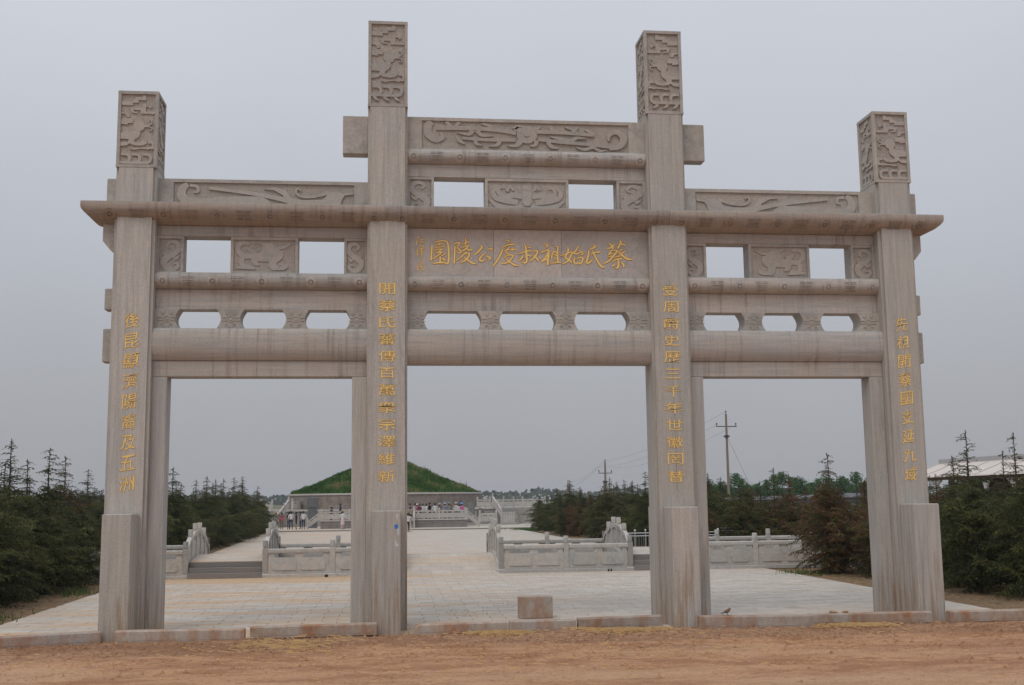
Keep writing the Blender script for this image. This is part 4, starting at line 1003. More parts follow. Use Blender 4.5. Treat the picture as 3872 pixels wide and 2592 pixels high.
# side stair railings
rail_run(te, [(-10.35,-.3,1.60),(-10.6,-1.4,1.10),(-10.95,-2.7,.55),(-11.25,-4.0,.02)], .95)
rail_run(te, [(6.35,-.3,1.62),(6.65,-1.4,1.10),(6.85,-2.6,.55)], .95)
rail_run(te, [(6.85,-2.6,.12),(7.05,-2.6,.12),(7.25,-2.6,.12),(7.45,-2.6,.12),(7.65,-2.6,.12),(7.85,-2.6,.12)], .98)
for k in range(8):
    q = MB(); q.cbox(-12.4,-11.0,-3.4+.42*k,0,.09+.165*k,.09+.165*(k+1)-.002,.006); fix_te(q,'stair_step',m_terr)
for k in range(8):
    q = MB(); q.cbox(6.95,8.3,-2.3+.28*k,0,.09+.165*k,.09+.165*(k+1)-.002,.006); fix_te(q,'stair_step',m_terr)
q = MB(); q.cbox(6.75,8.1,-2.95,-2.45,.09,.25,.01); fix_te(q,'stair_base',m_terr)

st = thing('ceremonial_platform', 'low stone platform with railings and stairs where visitors crowd before the mound', 'platform', (0,67,0))
PZ = .62
for (xa, xb) in ((-7.35,-2.6),(-.35,3.68)):
    for j in range(2):
        xw = xa
        while xw < xb-.01:
            w_ = min(rnd.uniform(.55,.95), xb-xw); q = MB(); q.cbox(xw+.006,xw+w_-.006,0,.22+rnd.uniform(-.01,0),.09+.265*j+.004,.09+.265*j+.26,.008); build('wall_block', q, m_step, st); xw += w_
    q = MB(); q.cbox(xa-.05,xb+.05,-.05,.4,PZ,PZ+.10,.008); build('edge_coping', q, m_rail, st)
q = MB(); q.box(-7.3,3.6,.2,5,.05,PZ+.0); build('platform_floor', q, m_pavefar, st)
rail_run(st, [(-7.28,.05,PZ+.09),(-5.2,.05,PZ+.09),(-3.1,.05,PZ+.09)], .86)
rail_run(st, [(-.32,.05,PZ+.09),(1.56,.05,PZ+.09),(3.55,.05,PZ+.09)], .86)
rail_run(st, [(-8.3,.05,.09),(-7.40,.05,PZ+.05)], .82); rail_run(st, [(3.68,.05,PZ+.05),(4.55,.05,.09)], .82)
rail_run(st, [(-.36,.0,PZ+.09),(-.40,-1.7,.09)], .84); rail_run(st, [(-2.6,.0,PZ+.09),(-2.6,-1.7,.09)], .84)
rail_run(st, [(4.9,3.2,.3),(6.2,3.2,.3)], .98)
for k in range(4):
    q = MB(); q.cbox(-2.5,-.48,-1.6+.4*k,.3,.09+.14*k,.09+.14*(k+1)-.002,.006); build('stair_step', q, m_terr, st)

s1 = thing('stele', 'tall dark grey inscribed stele with wider head on the left of the mound', 'stele', (-8.12,70,0))
q = MB(); q.cbox(-.36,.36,-.18,.18,.05,1.66,.02); build('shaft', q, m_dark, s1)
q = MB(); q.cbox(-.42,.42,-.22,.22,1.662,2.44,.03)
for a,b,c,d in ((-.34,-.31,1.74,2.34),(.31,.34,1.74,2.34),(-.34,.34,2.34,2.37)): q.box(a,b,-.232,-.219,c,d)
build('head', q, m_dark, s1)
def round_stele(x, y, w, h, z0, label):
    t = thing('round_top_stele', label, 'stele', (x,y,z0)); P = [(w*cos(pi*k/12), h-w+w*sin(pi*k/12)) for k in range(13)]+[(-w,0),(w,0)]
    q = MB(); q.prism(P,'Y',-.09,.09); build('slab', q, m_dark, t); q = MB(); q.cbox(-w-.06,w+.06,-.16,.16,-.2,.001,.01); build('foot', q, m_terr, t)
    q = MB(); q.prism([(w*.8*cos(pi*k/12), h-w+w*.8*sin(pi*k/12)) for k in range(13)]+[(-w*.8,.1),(w*.8,.1)],'Y',-.098,-.089); build('face', q, stone('stele face',(.2,.21,.2),'N',tint=(.2,.18,.16),grey=(.16,.17,.17)), t)
round_stele(4.28,71.4,.30,1.75,.3,'larger grey green round-topped stele at the right end of the platform')
round_stele(5.05,71.4,.27,.95,.5,'smaller grey round-topped stele near the right stairs')

# ------------------------------------------------------------------ perimeter wall, gallery, poles
def tiled_wall(p0, p1, h0, h1, label, zb=-.1):
    t = thing('perimeter_wall', label, 'wall', (p0[0],p0[1],0)); d = Vector((p1[0]-p0[0],p1[1]-p0[1])); L = d.length; u = d/L; nrm = Vector((-u.y,u.x))
    def pt(s, o, z): p = u*s+nrm*o; return (p.x,p.y,z)
    q = MB(); q.add([pt(0,-.15,zb),pt(L,-.15,zb),pt(L,.15,zb),pt(0,.15,zb),pt(0,-.15,h0-.3),pt(L,-.15,h1-.3),pt(L,.15,h1-.3),pt(0,.15,h0-.3)],[(0,3,2,1),(4,5,6,7),(0,1,5,4),(1,2,6,5),(2,3,7,6),(3,0,4,7)]); build('wall_body', q, m_greywall, t)
    q = MB()
    rings = []
    for s, h in ((0,h0),(L,h1)): rings.append([pt(s,-.36,h-.30),pt(s,.36,h-.30),pt(s,.36,h-.26),pt(s,.03,h),pt(s,-.03,h),pt(s,-.36,h-.26)])
    q.loft(rings); build('wall_cap', q, m_tile, t)
    n = min(280, int(L/.42)); q = MB()
    for k in range(n):
        s = L*(k+.5)/n; h = h0+(h1-h0)*s/L
        a = [Vector(pt(s+e,o,z)) for e in (-.05,.05) for o,z in ((-.385,h-.255),(0,h+.035),(.385,h-.255))]
        q.add([tuple(v) for v in a]+[tuple(v-Vector((0,0,.04))) for v in a],[(0,1,4,3),(1,2,5,4),(0,3,9,6),(2,8,11,5),(0,6,7,1),(1,7,8,2),(3,4,10,9),(4,5,11,10)])
    build('tile_rib', q, m_tile, t, kind='stuff')
tiled_wall((28.6,49.5),(32.1,92),2.30,1.98,'grey brick perimeter wall with tiled cap beyond the right hand trees')
tiled_wall((32.1,92.1),(27.6,140),1.98,2.08,'far end of the grey tiled perimeter wall behind the right hand hedge')
tiled_wall((-24,10),(-27,140),2.25,2.05,'grey perimeter wall with tiled cap behind the left hand trees')
# gallery
gl = thing('gallery', 'long open gallery with pale roof and white posts at the right edge behind the trees', 'building', (29.6,47.5,0))
GL = 34.
q = MB(); q.loft([[(0,-y,3.12),(0.06,-y,3.20),(2.1,-y,4.0),(2.2,-y,4.0),(2.2,-y,3.1)] for y in (0,GL)]); build('roof', q, m_roof, gl)
for k in range(18):
    y = -k*GL/17; q = MB(); q.prism([(0.0,3.205),(2.1,4.005),(2.1,4.04),(0.0,3.24)],'Y',y-.03,y+.03); build('roof_seam', q, m_roof, gl)
q = MB(); q.box(2.05,2.6,-GL,0,3.95,4.25); build('ridge', q, m_ridge, gl)
q = MB(); q.box(.15,.40,-GL,0,2.95,3.11); build('eave_beam', q, plain('brown eave beam', (.11,.065,.045)), gl)
q = MB(); q.box(2.6,2.8,-GL,0,-.1,3.9); build('back_wall', q, m_inside, gl)
q = MB(); q.box(-.1,2.6,-GL,0,-.1,.18); build('floor', q, m_terr, gl)
q = MB(); q.box(.12,.30,-GL,0,.55,.72); build('bench_rail', q, m_post, gl)
npst = 13
for k in range(npst):
    y = -.3-k*(GL-.6)/(npst-1)
    q = MB(); q.cbox(.18,.36,y-.09,y+.09,.18,2.95,.01); p = build('post', q, m_post, gl)
    for s in (-1,1):
        if (k == 0 and s > 0) or (k == npst-1 and s < 0): continue
        P = [(y+s*.09,2.2),(y+s*.14,2.5),(y+s*.30,2.74),(y+s*.6,2.86),(y+s*.6,2.949),(y+s*.09,2.949)]
        q = MB(); q.prism(P,'X',.22,.32); build('bracket', q, m_post, p)
# utility poles
def pole(x, y, h, arm, label, two=False, scale=1.):
    t = thing('utility_pole', label, 'utility pole', (x,y,0)); q = MB(); q.cyl(0,0,-.2,h,.15*scale,10,.10*scale); build('pole', q, m_conc, t)
    za = h-1.25*scale; 
    q = MB(); q.box(-arm,arm,-.05*scale,.05*scale,za,za+.08*scale); a = build('crossarm', q, m_wire, t)
    for xx, zz in ((-arm*.92,za+.08*scale),(arm*.92,za+.08*scale),(0,h)):
        q = MB(); q.cyl(xx,0,zz,zz+.14*scale,.02*scale,6); q.cyl(xx,0,zz+.12*scale,zz+.20*scale,.085*scale,8,.05*scale); q.cyl(xx,0,zz+.20*scale,zz+.30*scale,.11*scale,8,.03*scale); build('insulator', q, m_porc, t)
    q = MB(); q.cyl(0,0,h-2.3*scale,h-2.05*scale,.2*scale,8); q.box(-.32*scale,.32*scale,-.04,.04,h-2.2*scale,h-2.1*scale); build('clamp', q, m_wire, t)
    if two: q = MB(); q.cyl(-.45*scale,0,-.2,h*.42,.1*scale,8); q.box(.2,.9,-.2,.2,h*.28,h*.36); build('side_post', q, m_conc, t)
    return t
pole(30.05,86,10.0,1.02,'tall concrete utility pole seen through the right bay')
pole(38.5,190,8.7,1.3,'middle distance utility pole seen through the middle bay', True, 1.7)
pole(57.3,350,7.0,1.9,'farthest small utility pole above the hedge', False, 2.6)
def wire(a, b, sag, label, r=.012):
    P = [tuple(Vector(a).lerp(Vector(b),k/14)-Vector((0,0,sag*4*(k/14)*(1-k/14)))) for k in range(15)]
    q = MB(); q.tube(P, r, 4); build('power_line', q, m_wire, None, label=label, cat='cable', group='power lines between the poles')
wire((30.05,86,10.2),(38.5,190,8.9),.8,'power line from the tip of the tall pole to the middle pole',.009)
wire((29.1,86,8.95),(37.2,190,7.7),.9,'power line from the left arm of the tall pole to the middle pole',.009)
wire((31.0,86,8.95),(39.8,190,7.7),1.2,'power line from the right arm of the tall pole to the middle pole',.009)
wire((38.5,190,8.9),(57.3,350,7.1),1.0,'power line from the middle pole on to the farthest pole',.018)
wire((37.2,190,7.7),(55.6,350,5.9),1.4,'lower power line from the middle pole on to the farthest pole',.018)
wire((30.05,86,7.9),(32.6,83,-.1),.0,'stay wire running down from the tall pole',.012)

# ------------------------------------------------------------------ trees
def cedar(seed, H, Rr, dense=1., sparse_top=.32, droop=1., start=.04):
    """returns trunk mesh, crown mesh: whorled branches with hanging sprays of needles"""
    r = random.Random(seed); tk = MB(); P = []; bend = (r.uniform(-.10,.10), r.uniform(-.10,.10))
    for k in range(9):
        u = k/8; P.append((bend[0]*sin(u*2.2)*H*.2+r.uniform(-.01,.01), bend[1]*sin(u*2)*H*.2, H*u))
    rad = [max(.010,.055*(1-k/8)**.8*H/3.5) for k in range(9)]
    tk.tube(P, rad, 7)
    def ax(z):
        u = min(.999,z/H)*8; i = int(u); return Vector(P[i]).lerp(Vector(P[i+1]), u-i)
    cr = MB()
    def spray(p, d, L, c, w):
        """a twig with needle tufts: flat narrow triangles around a hanging axis"""
        nn = 4+int(L/.05)
        for k in range(nn):
            u = (k+r.random())/nn; q0 = p+d*(L*u); l = (.035+.05*r.random())*(1.1-.4*u)*w
            a = Vector((r.uniform(-1,1), r.uniform(-1,1), r.uniform(-.9,.5))).normalized(); tip = q0+(a+d*.7).normalized()*l
            sd_ = a.cross(d); sd_ = (sd_.normalized() if sd_.length > .01 else Vector((1,0,0)))*(.009+.009*r.random())*w
            cr.add([tuple(q0-sd_),tuple(q0+sd_),tuple(tip)], [(0,1,2)], 0, c+r.uniform(-.18,.18))
    for k in range(int(26*sparse_top/.3)):                       # short twigs right up the leader
        z = H*(1-sparse_top)+H*sparse_top*k/(26*sparse_top/.3); a_ = r.uniform(0,6.28)
        spray(ax(z), Vector((cos(a_)*.6, sin(a_)*.6, r.uniform(.0,.8))).normalized(), .05+.13*r.random()*(1.1-(z/H)), .5, .8)
    nb = int(185*dense*(H/3.5)); lob = [(r.uniform(0,6.28), r.uniform(.05,.75)*H, r.uniform(.15,.45)) for _ in range(7)]
    for b in range(nb):
        u = (b+.5)/nb; z = H*(start+(1-start)*u**1.05)
        if z > H*.985: continue
        az = b*2.39996+r.uniform(-.5,.5); thin = z > H*(1-sparse_top)
        if thin and r.random() < .62: continue
        env = (1-z/H)**.82*1.12 if not thin else .10+.62*((1-z/H)/sparse_top)*r.uniform(.35,1.25)*sparse_top**.5
        if z < .16*H: env *= .62+.38*z/(.16*H)
        for la, lz, lw in lob:                                   # uneven outline: some whorls reach out, some are missing
            if abs(z-lz) < .3 and cos(az-la) > .5: env *= 1+lw
        L = Rr*env*r.uniform(.55,1.12)+.05
        p = ax(z); el = r.uniform(.05,.6) if thin else r.uniform(.10,.70); nseg = 5
        pts = [p]; d = Vector((cos(az)*cos(el), sin(az)*cos(el), sin(el)))
        for k in range(nseg):
            d = (d+Vector((r.uniform(-.12,.12), r.uniform(-.12,.12), -.095*droop*(1+.45*k)*r.uniform(.3,1.4)))).normalized(); pts.append(pts[-1]+d*(L/nseg))
            if pts[-1].z < .03: pts[-1].z = .03+.03*r.random()
        tk.tube([tuple(a) for a in pts], [.010*(1-k/6)+.002 for k in range(len(pts))], 3, cap=False)
        c = .5+r.uniform(-.4,.4)
        ns = max(3, int(L/.036*(1. if not thin else .7)))
        for s in range(ns):
            v = (s+.5+r.uniform(-.3,.3))/ns*nseg; i = min(nseg-1,int(v)); q0 = pts[i].lerp(pts[i+1], v-i)
            dd = (pts[i+1]-pts[i]).normalized(); side = dd.cross(Vector((0,0,1))).normalized()*(1 if s % 2 else -1)
            tw = (side*r.uniform(.4,1)+dd*r.uniform(.3,.9)+Vector((0,0,-r.uniform(-.2,1.0)*droop))).normalized()
            spray(q0, tw, (.10+.20*r.random())*(1. if not thin else .55), c, 1.05 if not thin else .75)
    tm = tk.mesh('trunk', m_bark, fix=False); cm = cr.mesh('crown', m_cedar, fix=False)
    return tm, cm
PROT = [cedar(1,3.7,1.15,1.1,.30,.9), cedar(2,3.3,1.1,1.05,.26), cedar(3,2.9,1.15,1.1,.24,1.1), cedar(4,2.6,1.15,1.15,.14), cedar(5,3.9,1.05,.9,.34,.7), cedar(6,3.5,1.10,.50,.34,.9)]
CYP = cedar(9,2.9,.30,1.3,.02,.4)
ntree = [0]
def tree(k, x, y, s=1., red=.2, label=None, group=None, rz=None):
    m = CYP if k == 'c' else PROT[k]
    t = thing('cedar_tree' if k != 'c' else 'cypress_tree', label, 'tree', (x,y,-.03), rnd.uniform(0,6.28) if rz is None else rz, group)
    t.scale = (s*rnd.uniform(.92,1.08), s*rnd.uniform(.92,1.08), s)
    a = put('trunk', m[0], t); b = put('crown', m[1], t); b.color = (red,0,0,1); ntree[0] += 1
    return t
LG = 'cedars of the dense left hand planting'; RG = 'cedars of the right hand hedge beyond the canal'
# left foreground mass, individually placed tall leaders
near_left = [(-11.35,11.6,0,1.00,.30,'tall cedar nearest the leftmost pillar, its drooping bare leader against the sky'),(-12.1,10.6,4,1.00,.22,'tallest cedar with a thin spire on the left, second from the leftmost pillar'),
 (-13.1,11.4,4,0.98,.25,'cedar with a slim bare top, third leftward from the leftmost pillar'),(-13.6,9.4,2,1.08,.12,'broad green cedar with a bent weeping top near the left edge'),
 (-11.15,6.4,3,0.98,.12,'low dark green cedar at the paving edge left of the leftmost pillar'),(-11.5,8.6,1,0.98,.25,'cedar in the middle of the left foreground clump'),
 (-12.3,7.0,2,1.03,.18,'dark cedar low in the left foreground clump beside the edge of the picture'),(-11.4,4.4,3,1.08,.1,'bushy cedar at the far left foreground over bare earth'),(-12.6,4.6,2,1.08,.2,'cedar cut by the left edge of the picture'),
 (-11.15,9.6,3,0.91,.3,'small brownish cedar behind the leftmost pillar foot'),(-12.9,2.4,3,1.03,.2,'foreground cedar outside the left edge of the plaza')]
for x,y,k,s,red,lab in near_left: tree(k,x,y,s,red,lab)
ORD = ['first','second','third','fourth','fifth','sixth','seventh','eighth','ninth','tenth','eleventh','twelfth','thirteenth','fourteenth','fifteenth','sixteenth','seventeenth','eighteenth','nineteenth','twentieth','twenty-first','twenty-second','twenty-third','twenty-fourth','twenty-fifth','twenty-sixth','twenty-seventh','twenty-eighth','twenty-ninth','thirtieth','thirty-first','thirty-second','thirty-third']
def tone(red): return 'dark green' if red < .2 else 'olive green' if red < .32 else 'brownish green' if red < .5 else 'rusty brown'
taken = [(x,y) for x,y,*_ in near_left]
for c, xx in enumerate((-11.15,-12.2,-13.4,-14.6,-15.9)):
    n = 0; y = 3.4+.5*(c % 2)
    while y < 13.6:
        x = xx+rnd.uniform(-.25,.25); yy = y+rnd.uniform(-.25,.25); y += 1.45
        if min(math.dist((x,yy),p) for p in taken) < .75: continue
        red = rnd.choice((.1,.2,.25,.35)); n += 1
        tree(rnd.choice((0,1,2,3,2,1)) if c else rnd.choice((3,2)), x, yy, rnd.uniform(.92,1.10) if c else .84, red, '%s cedar, left before the canal, %s line from paving, %s from front' % (tone(red), ORD[c], ORD[n-1]), 'cedars of the left planting before the canal')
for c, xx in enumerate((-10.7,-12.3,-14.0,-15.8)):
    y = 20.+.6*(c % 2); n = 0
    while y < 63:
        if c == 3 and y > 38: break
        red = rnd.choice((.12,.22,.28,.38,.5)); n += 1
        tree(rnd.choice((0,1,2,3,1,2,4,0)), xx+rnd.uniform(-.35,.35)-(y-20)*.020, y+rnd.uniform(-.5,.5), rnd.uniform(.68,1.06), red, '%s cedar, left beyond the canal, %s line from path, %s from canal' % (tone(red), ORD[c], ORD[n-1]), LG)
        y += 1.55 if y < 40 else 2.0
for c in range(4):
    y = 22.3+.7*(c % 2); n = 0
    while y < 62:
        red = rnd.choice((.15,.25,.3,.4,.55)); n += 1
        tree(rnd.choice((0,1,2,3,1,2,3)), 9.35-(y-22)*.030+1.6*c+rnd.uniform(-.3,.3), y+rnd.uniform(-.5,.5), rnd.uniform(.62,1.02), red, '%s cedar, right beyond the canal, %s line from path, %s from canal' % (tone(red), ORD[c], ORD[n-1]), RG)
        y += 1.8 if y < 40 else 2.2
for j,(x,y,s,lab) in enumerate(((11.1,33.5,.86,'narrow dark cypress left of the third pillar, taller of a pair'),(10.4,34.2,.80,'narrow dark cypress left of the third pillar, shorter of a pair'),(7.6,46,.84,'narrow cypress tip rising from the left part of the right hedge'),(9.0,44,.84,'narrow reddish cypress tip in the middle of the right hedge'),
    (12.0,25,.88,'narrow cypress at the left edge of the right bay'),(15.4,21.5,.95,'narrow brown cypress standing before the grey wall, right of the big cedar'),(16.9,20.5,1.02,'narrow brown cypress beside the rightmost pillar, before the grey wall'))): tree('c',x,y,s,(.4,.35,.3,.5,.45,.5,.5)[j],lab)
# right bay and right edge individuals
ri = [(9.95,11.6,0,.92,.50,'large brown green cedar overhanging the right balustrade in the right bay'),(11.3,11.0,1,.84,.62,'rust red cedar right of the large brown green one'),(12.2,9.6,2,.85,.58,'rusty cedar just left of the rightmost pillar'),(11.3,9.3,3,.80,.5,'low brown cedar on the bed edge left of the rightmost pillar'),(12.4,11.6,1,.86,.6,'tall reddish cedar behind the rusty one'),(10.6,12.4,2,.86,.5,'cedar behind the big brown green one at the balustrade'),(11.9,12.6,3,.9,.55,'bushy rusty cedar against the right balustrade'),(13.2,10.6,0,.88,.5,'rusty cedar between the balustrade and the rightmost pillar'),(10.6,9.9,3,.74,.45,'low spreading cedar at the foot of the big brown green one'),
 (12.9,9.2,4,1.0,.18,'tall green cedar with a slim spire just right of the rightmost pillar'),(14.6,9.6,5,1.10,.42,'cedar with bare drooping top in front of the gallery'),(15.7,9.8,5,1.04,.4,'sparse cedar cut by the right edge of the picture'),
 (13.2,7.3,3,1.0,.2,'low dark cedar right of the rightmost pillar at the paving edge'),(14.4,7.7,5,.98,.40,'low brownish cedar near the right edge of the picture'),(12.2,8.0,3,1.0,.3,'low cedar directly behind the rightmost pillar'),(15.4,7.4,3,.92,.28,'dark cedar at the lower right edge of the picture'),
 (10.75,4.9,3,1.0,.2,'dark cedar overhanging the paving right of the rightmost pillar'),(11.1,3.4,3,1.02,.15,'nearest dark cedar at the right edge over bare earth'),(12.1,4.6,2,.98,.3,'brownish cedar low at the right edge behind the nearest one'),(12.2,6.2,5,.92,.35,'cedar in the middle of the right edge clump'),(11.1,6.6,2,.92,.3,'olive cedar next to the base of the rightmost pillar'),(13.4,5.4,5,.98,.35,'tall cedar at the very right edge, cut by the frame'),(11.6,20.6,5,.92,.45,'thin dying cedar with a bare trunk beyond the canal, left of the large cedar'),(10.2,20.6,1,.80,.4,'cedar beyond the canal beside the third pillar'),(13.0,21.4,1,.78,.5,'brown cedar beyond the canal behind the large one'),(9.0,21.0,1,.72,.5,'cedar beyond the canal hidden mostly by the third pillar')]
for x,y,k,s,red,lab in ri: tree(k,x,y,s,red,lab)
for n, (x,y) in enumerate(((14.6,23.4),(16.4,24.6),(18.2,23.0),(12.3,24.2),(19.8,25),(17.2,13.2),(21.4,10.6),(13.6,12.4))): red = rnd.choice((.3,.4,.5)); tree(rnd.choice((0,1,5)),x,y,.8,red,'%s cedar %s' % (tone(red), ('in front of the wall, left of its middle','in front of the middle of the wall','in front of the wall near the rightmost pillar','behind the thin dying one','before the wall, just hidden by the rightmost pillar','at the near end of the gallery','outermost on the right beside the gallery','behind the rightmost pillar by the canal')[n]),'scattered cedars on the right')
# poplars behind the wall
def poplar(seed, H, Rr):
    r = random.Random(seed); tk = MB(); tk.tube([(0,0,0),(r.uniform(-.1,.1),0,H*.4),(r.uniform(-.1,.1),r.uniform(-.1,.1),H*.95)],[.12,.08,.02],6)
    cr = MB(); cl = []
    for k in range(60):
        z = H*(.10+.84*r.random()); rr = Rr*(sin(pi*min(1,max(.05,(z/H-.08)/.98))**.8)*.9+.08); a = r.uniform(0,2*pi); d = rr*sqrt(r.random())*.75
        cl.append((Vector((cos(a)*d, sin(a)*d, z)), r.uniform(.30,.55)*Rr/1.2+.12, r.uniform(.1,.9)))
    cl.append((Vector((0,0,H*.96)), .30, .6)); cl.append((Vector((.05,0,H*.88)), .42, .6))
    for c, rad, co in cl:
        for _ in range(46):
            d = Vector((r.gauss(0,1), r.gauss(0,1), r.gauss(0,1.1))).normalized()*rad*r.uniform(.6,1.05); p = c+d; s = .07+.06*r.random()
            a = Vector((r.uniform(-1,1), r.uniform(-1,1), r.uniform(-1,1))).normalized(); b = a.cross(Vector((r.uniform(-1,1), r.uniform(-1,1), 1))).normalized()
            cr.add([tuple(p-a*s),tuple(p+b*s*.7),tuple(p+a*s),tuple(p-b*s*.7)], [(0,1,2,3)], 0, min(1,max(0,co+r.uniform(-.25,.25))))
    return tk.mesh('trunk', m_bark, fix=False), cr.mesh('crown', m_poplar, fix=False)
POP = [poplar(21,5.0,1.3), poplar(22,4.3,1.5), poplar(23,4.0,1.3)]
def pop(k, x, y, s, lab, grp=None):
    t = thing('poplar_tree', lab, 'tree', (x,y,-.1), rnd.uniform(0,6), grp); t.scale = (s,s,s); put('trunk', POP[k], t) if False else put('trunk', POP[k][0], t); b = put('crown', POP[k][1], t); b.color = (-1,0,0,1)
pl = [(1612,.8),(1634,.84),(1660,.9),(1688,.86),(1712,.82),(1735,.86),(1812,.88),(1834,.85),(1893,.88),(1915,.9),(1937,.84),(1957,.9),(1978,.86),(1626,.86),(1643,.97),(1675,1.0),(1700,.88),(1722,.90),(1745,.84),(1763,1.12),(1780,1.16),(1800,.9),(1822,.98),(1845,.93),(1862,.86),(1880,1.04),(1905,.97),(1925,.86),(1948,1.13),(1967,.93),(1990,.84)]
for j, (u, s) in enumerate(pl):
    yy = 112+((j*37)%11); u += 0; x = -2.58+(yy+19.67)*math.tan(.113+math.atan((u-1171)*1.6533/4269)/1.0)
    pop(j % 3 if s < 1.1 else 0, x, yy, s*.98 if s < 1.1 else s*.86, '%s poplar behind the grey wall, %s from the left in the right bay' % (('deep green','fresh green','bushy green')[j%3], ORD[sorted(range(len(pl)), key=lambda a: pl[a][0]).index(j)] if j < 99 else '') if s < 1.1 else ('tallest green poplar of the row, left half of the right bay' if u < 1770 else 'tall green poplar twin standing right beside the tallest' if u < 1900 else 'tall pointed green poplar just left of the rightmost pillar'), 'green poplars behind the perimeter wall' if s < 1.1 else None)
# remote wood on the horizon: reads as one mass
q = MB(); r = random.Random(31)
for _ in range(7500):
    a = r.uniform(-.62,.75); D = r.uniform(640,820); x = -2.58+D*sin(a); y = -19.7+D*cos(a)
    hh = (3.6+2.4*noise.noise(Vector((a*26,0,0)))+1.0*noise.noise(Vector((a*90,3,0))))*1.75
    if hh < 2: hh = 2
    z = r.uniform(0,hh); s = r.uniform(.8,1.7); p = Vector((x,y,z)); b = Vector((r.uniform(-1,1), r.uniform(-1,1), r.uniform(-.5,1))).normalized(); c = b.cross(Vector((.3,1,.2))).normalized()
    q.add([tuple(p-b*s),tuple(p+c*s),tuple(p+b*s),tuple(p-c*s)], [(0,1,2,3)], 0, r.random())
w = build('distant_woods', q, m_woods, fix=False, kind='stuff', label='hazy blue green woods along the horizon', cat='woods'); w.color = (-1,0,0,1)
# bed litter and weeds
r = random.Random(77); q = MB()
for _ in range(9000):
    side = r.random() < .5; x = (-9.7-abs(r.gauss(0,1.2))) if side else (9.0+abs(r.gauss(0,1.8))); y = r.uniform(.5,14) if r.random() < .7 else r.uniform(19,45)
    if not side and y > 18: x -= (y-22)*.03-.1
    if side and y > 18: x -= (y-20)*.02
    a = r.uniform(0,pi); l = .03+.07*r.random(); z = -.02+.02*r.random()
    q.add([(x-cos(a)*l,y-sin(a)*l,z),(x+sin(a)*.012,y-cos(a)*.012,z+.01),(x+cos(a)*l,y+sin(a)*l,z+.03*r.random())], [(0,1,2)], 0, r.random())
b_ = build('bed_litter', q, plain('dry brown litter', (.26,.17,.09), .9, 0, .4, 6), fix=False, kind='stuff', label='dry needles and straw littering the planting beds', cat='litter')
q = MB()
for cx_, cy_, n_, sp_ in ((-10.1,9.6,120,.25),(-9.9,21,900,.5),(-9.9,22.5,700,.5),(7.6,60,700,.8),(9.15,11.6,120,.3),(-10.3,3.4,150,.4),(9.3,26,300,.6),(8.6,67.5,600,.8),(-10.6,74.4,500,.5)):
    for _ in range(n_):
        x = r.gauss(cx_,sp_); y = r.gauss(cy_,sp_*1.5); a = r.uniform(0,pi); h = .05+.14*r.random(); lx, ly = r.uniform(-.06,.06), r.uniform(-.06,.06)
        q.add([(x-cos(a)*.014,y-sin(a)*.014,-.04),(x+cos(a)*.014,y+sin(a)*.014,-.04),(x+lx,y+ly,h)], [(0,1,2)], 0, r.random()*.6)
build('weeds', q, m_grass, fix=False, kind='stuff', label='green weeds at the edges of the planting beds', cat='weeds').color = (.1,0,0,1)

# ------------------------------------------------------------------ people
skin = plain('skin', (.42,.25,.17), .6); hairm = plain('black hair', (.015,.013,.013), .6)
cloth = {}
def cl(c, n):
    if n not in cloth: cloth[n] = plain(n+' cloth', c, .85, 0, .12, 5)
    return cloth[n]
def body(pose):
    """one continuous skinned figure 1.66 m tall, in metres; faces +Y"""
    V = []; E = []; R2 = []
    def v(x,y,z,r1,r2=None): V.append((x,y,z)); R2.append((r1,r2 or r1)); return len(V)-1
    pel = v(0,0,.92,.135,.10); wa = v(0,0,1.07,.12,.09); ch = v(0,.01,1.27,.15,.10); nk = v(0,0,1.41,.055); hd0 = v(0,.01,1.47,.06); hd = v(0,.02,1.55,.082,.09); tp = v(0,.01,1.63,.055)
    E += [(pel,wa),(wa,ch),(ch,nk),(nk,hd0),(hd0,hd),(hd,tp)]
    st = {'stand':(.0,.0),'walk':(.20,-.20),'talk':(.03,-.04),'reach':(.05,-.03)}[pose]
    for s, fy in ((-1,st[0]),(1,st[1])):
        hp = v(s*.09,fy*.1,.86,.085); kn = v(s*.095,fy*.5+.02,.47,.06); an = v(s*.10,fy-.02,.09,.042); ft = v(s*.11,fy+.11,.035,.04,.03)
        E += [(pel,hp),(hp,kn),(kn,an),(an,ft)]
        sh = v(s*.175,0,1.34,.06); 
        if pose in ('stand','walk'): sw = -fy*.8; el = v(s*.23,-.03+sw*.4,1.07,.045); wr = v(s*.235,.05+sw,.84,.03); hn = v(s*.235,.08+sw,.76,.035,.022)
        elif pose == 'talk': el = v(s*.23,-.03,1.07,.045); wr = v(s*.13,.20,1.05,.03); hn = v(s*.07,.25,1.08,.035,.022)
        else: el = v(s*.24,.05,1.10,.045); wr = v(s*.20,.28,1.12 if s > 0 else .95,.03); hn = v(s*.19,.36,1.14 if s > 0 else .92,.035,.022)
        E += [(ch,sh),(sh,el),(el,wr),(wr,hn)]
    me = bpy.data.meshes.new('b'); me.from_pydata(V, E, []); o = bpy.data.objects.new('b', me); COL.objects.link(o)
    o.modifiers.new('s','SKIN'); ly = me.skin_vertices[0].data
    for i, (a,b) in enumerate(R2): ly[i].radius = (a,b)
    ly[0].use_root = True
    m2 = o.modifiers.new('d','SUBSURF'); m2.levels = 1; m2.render_levels = 1
    dg = bpy.context.evaluated_depsgraph_get(); out = bpy.data.meshes.new_from_object(o.evaluated_get(dg)); bpy.data.objects.remove(o)
    out.polygons.foreach_set('use_smooth',[True]*len(out.polygons)); return out
BOD = {p: body(p) for p in ('stand','walk','talk','reach')}
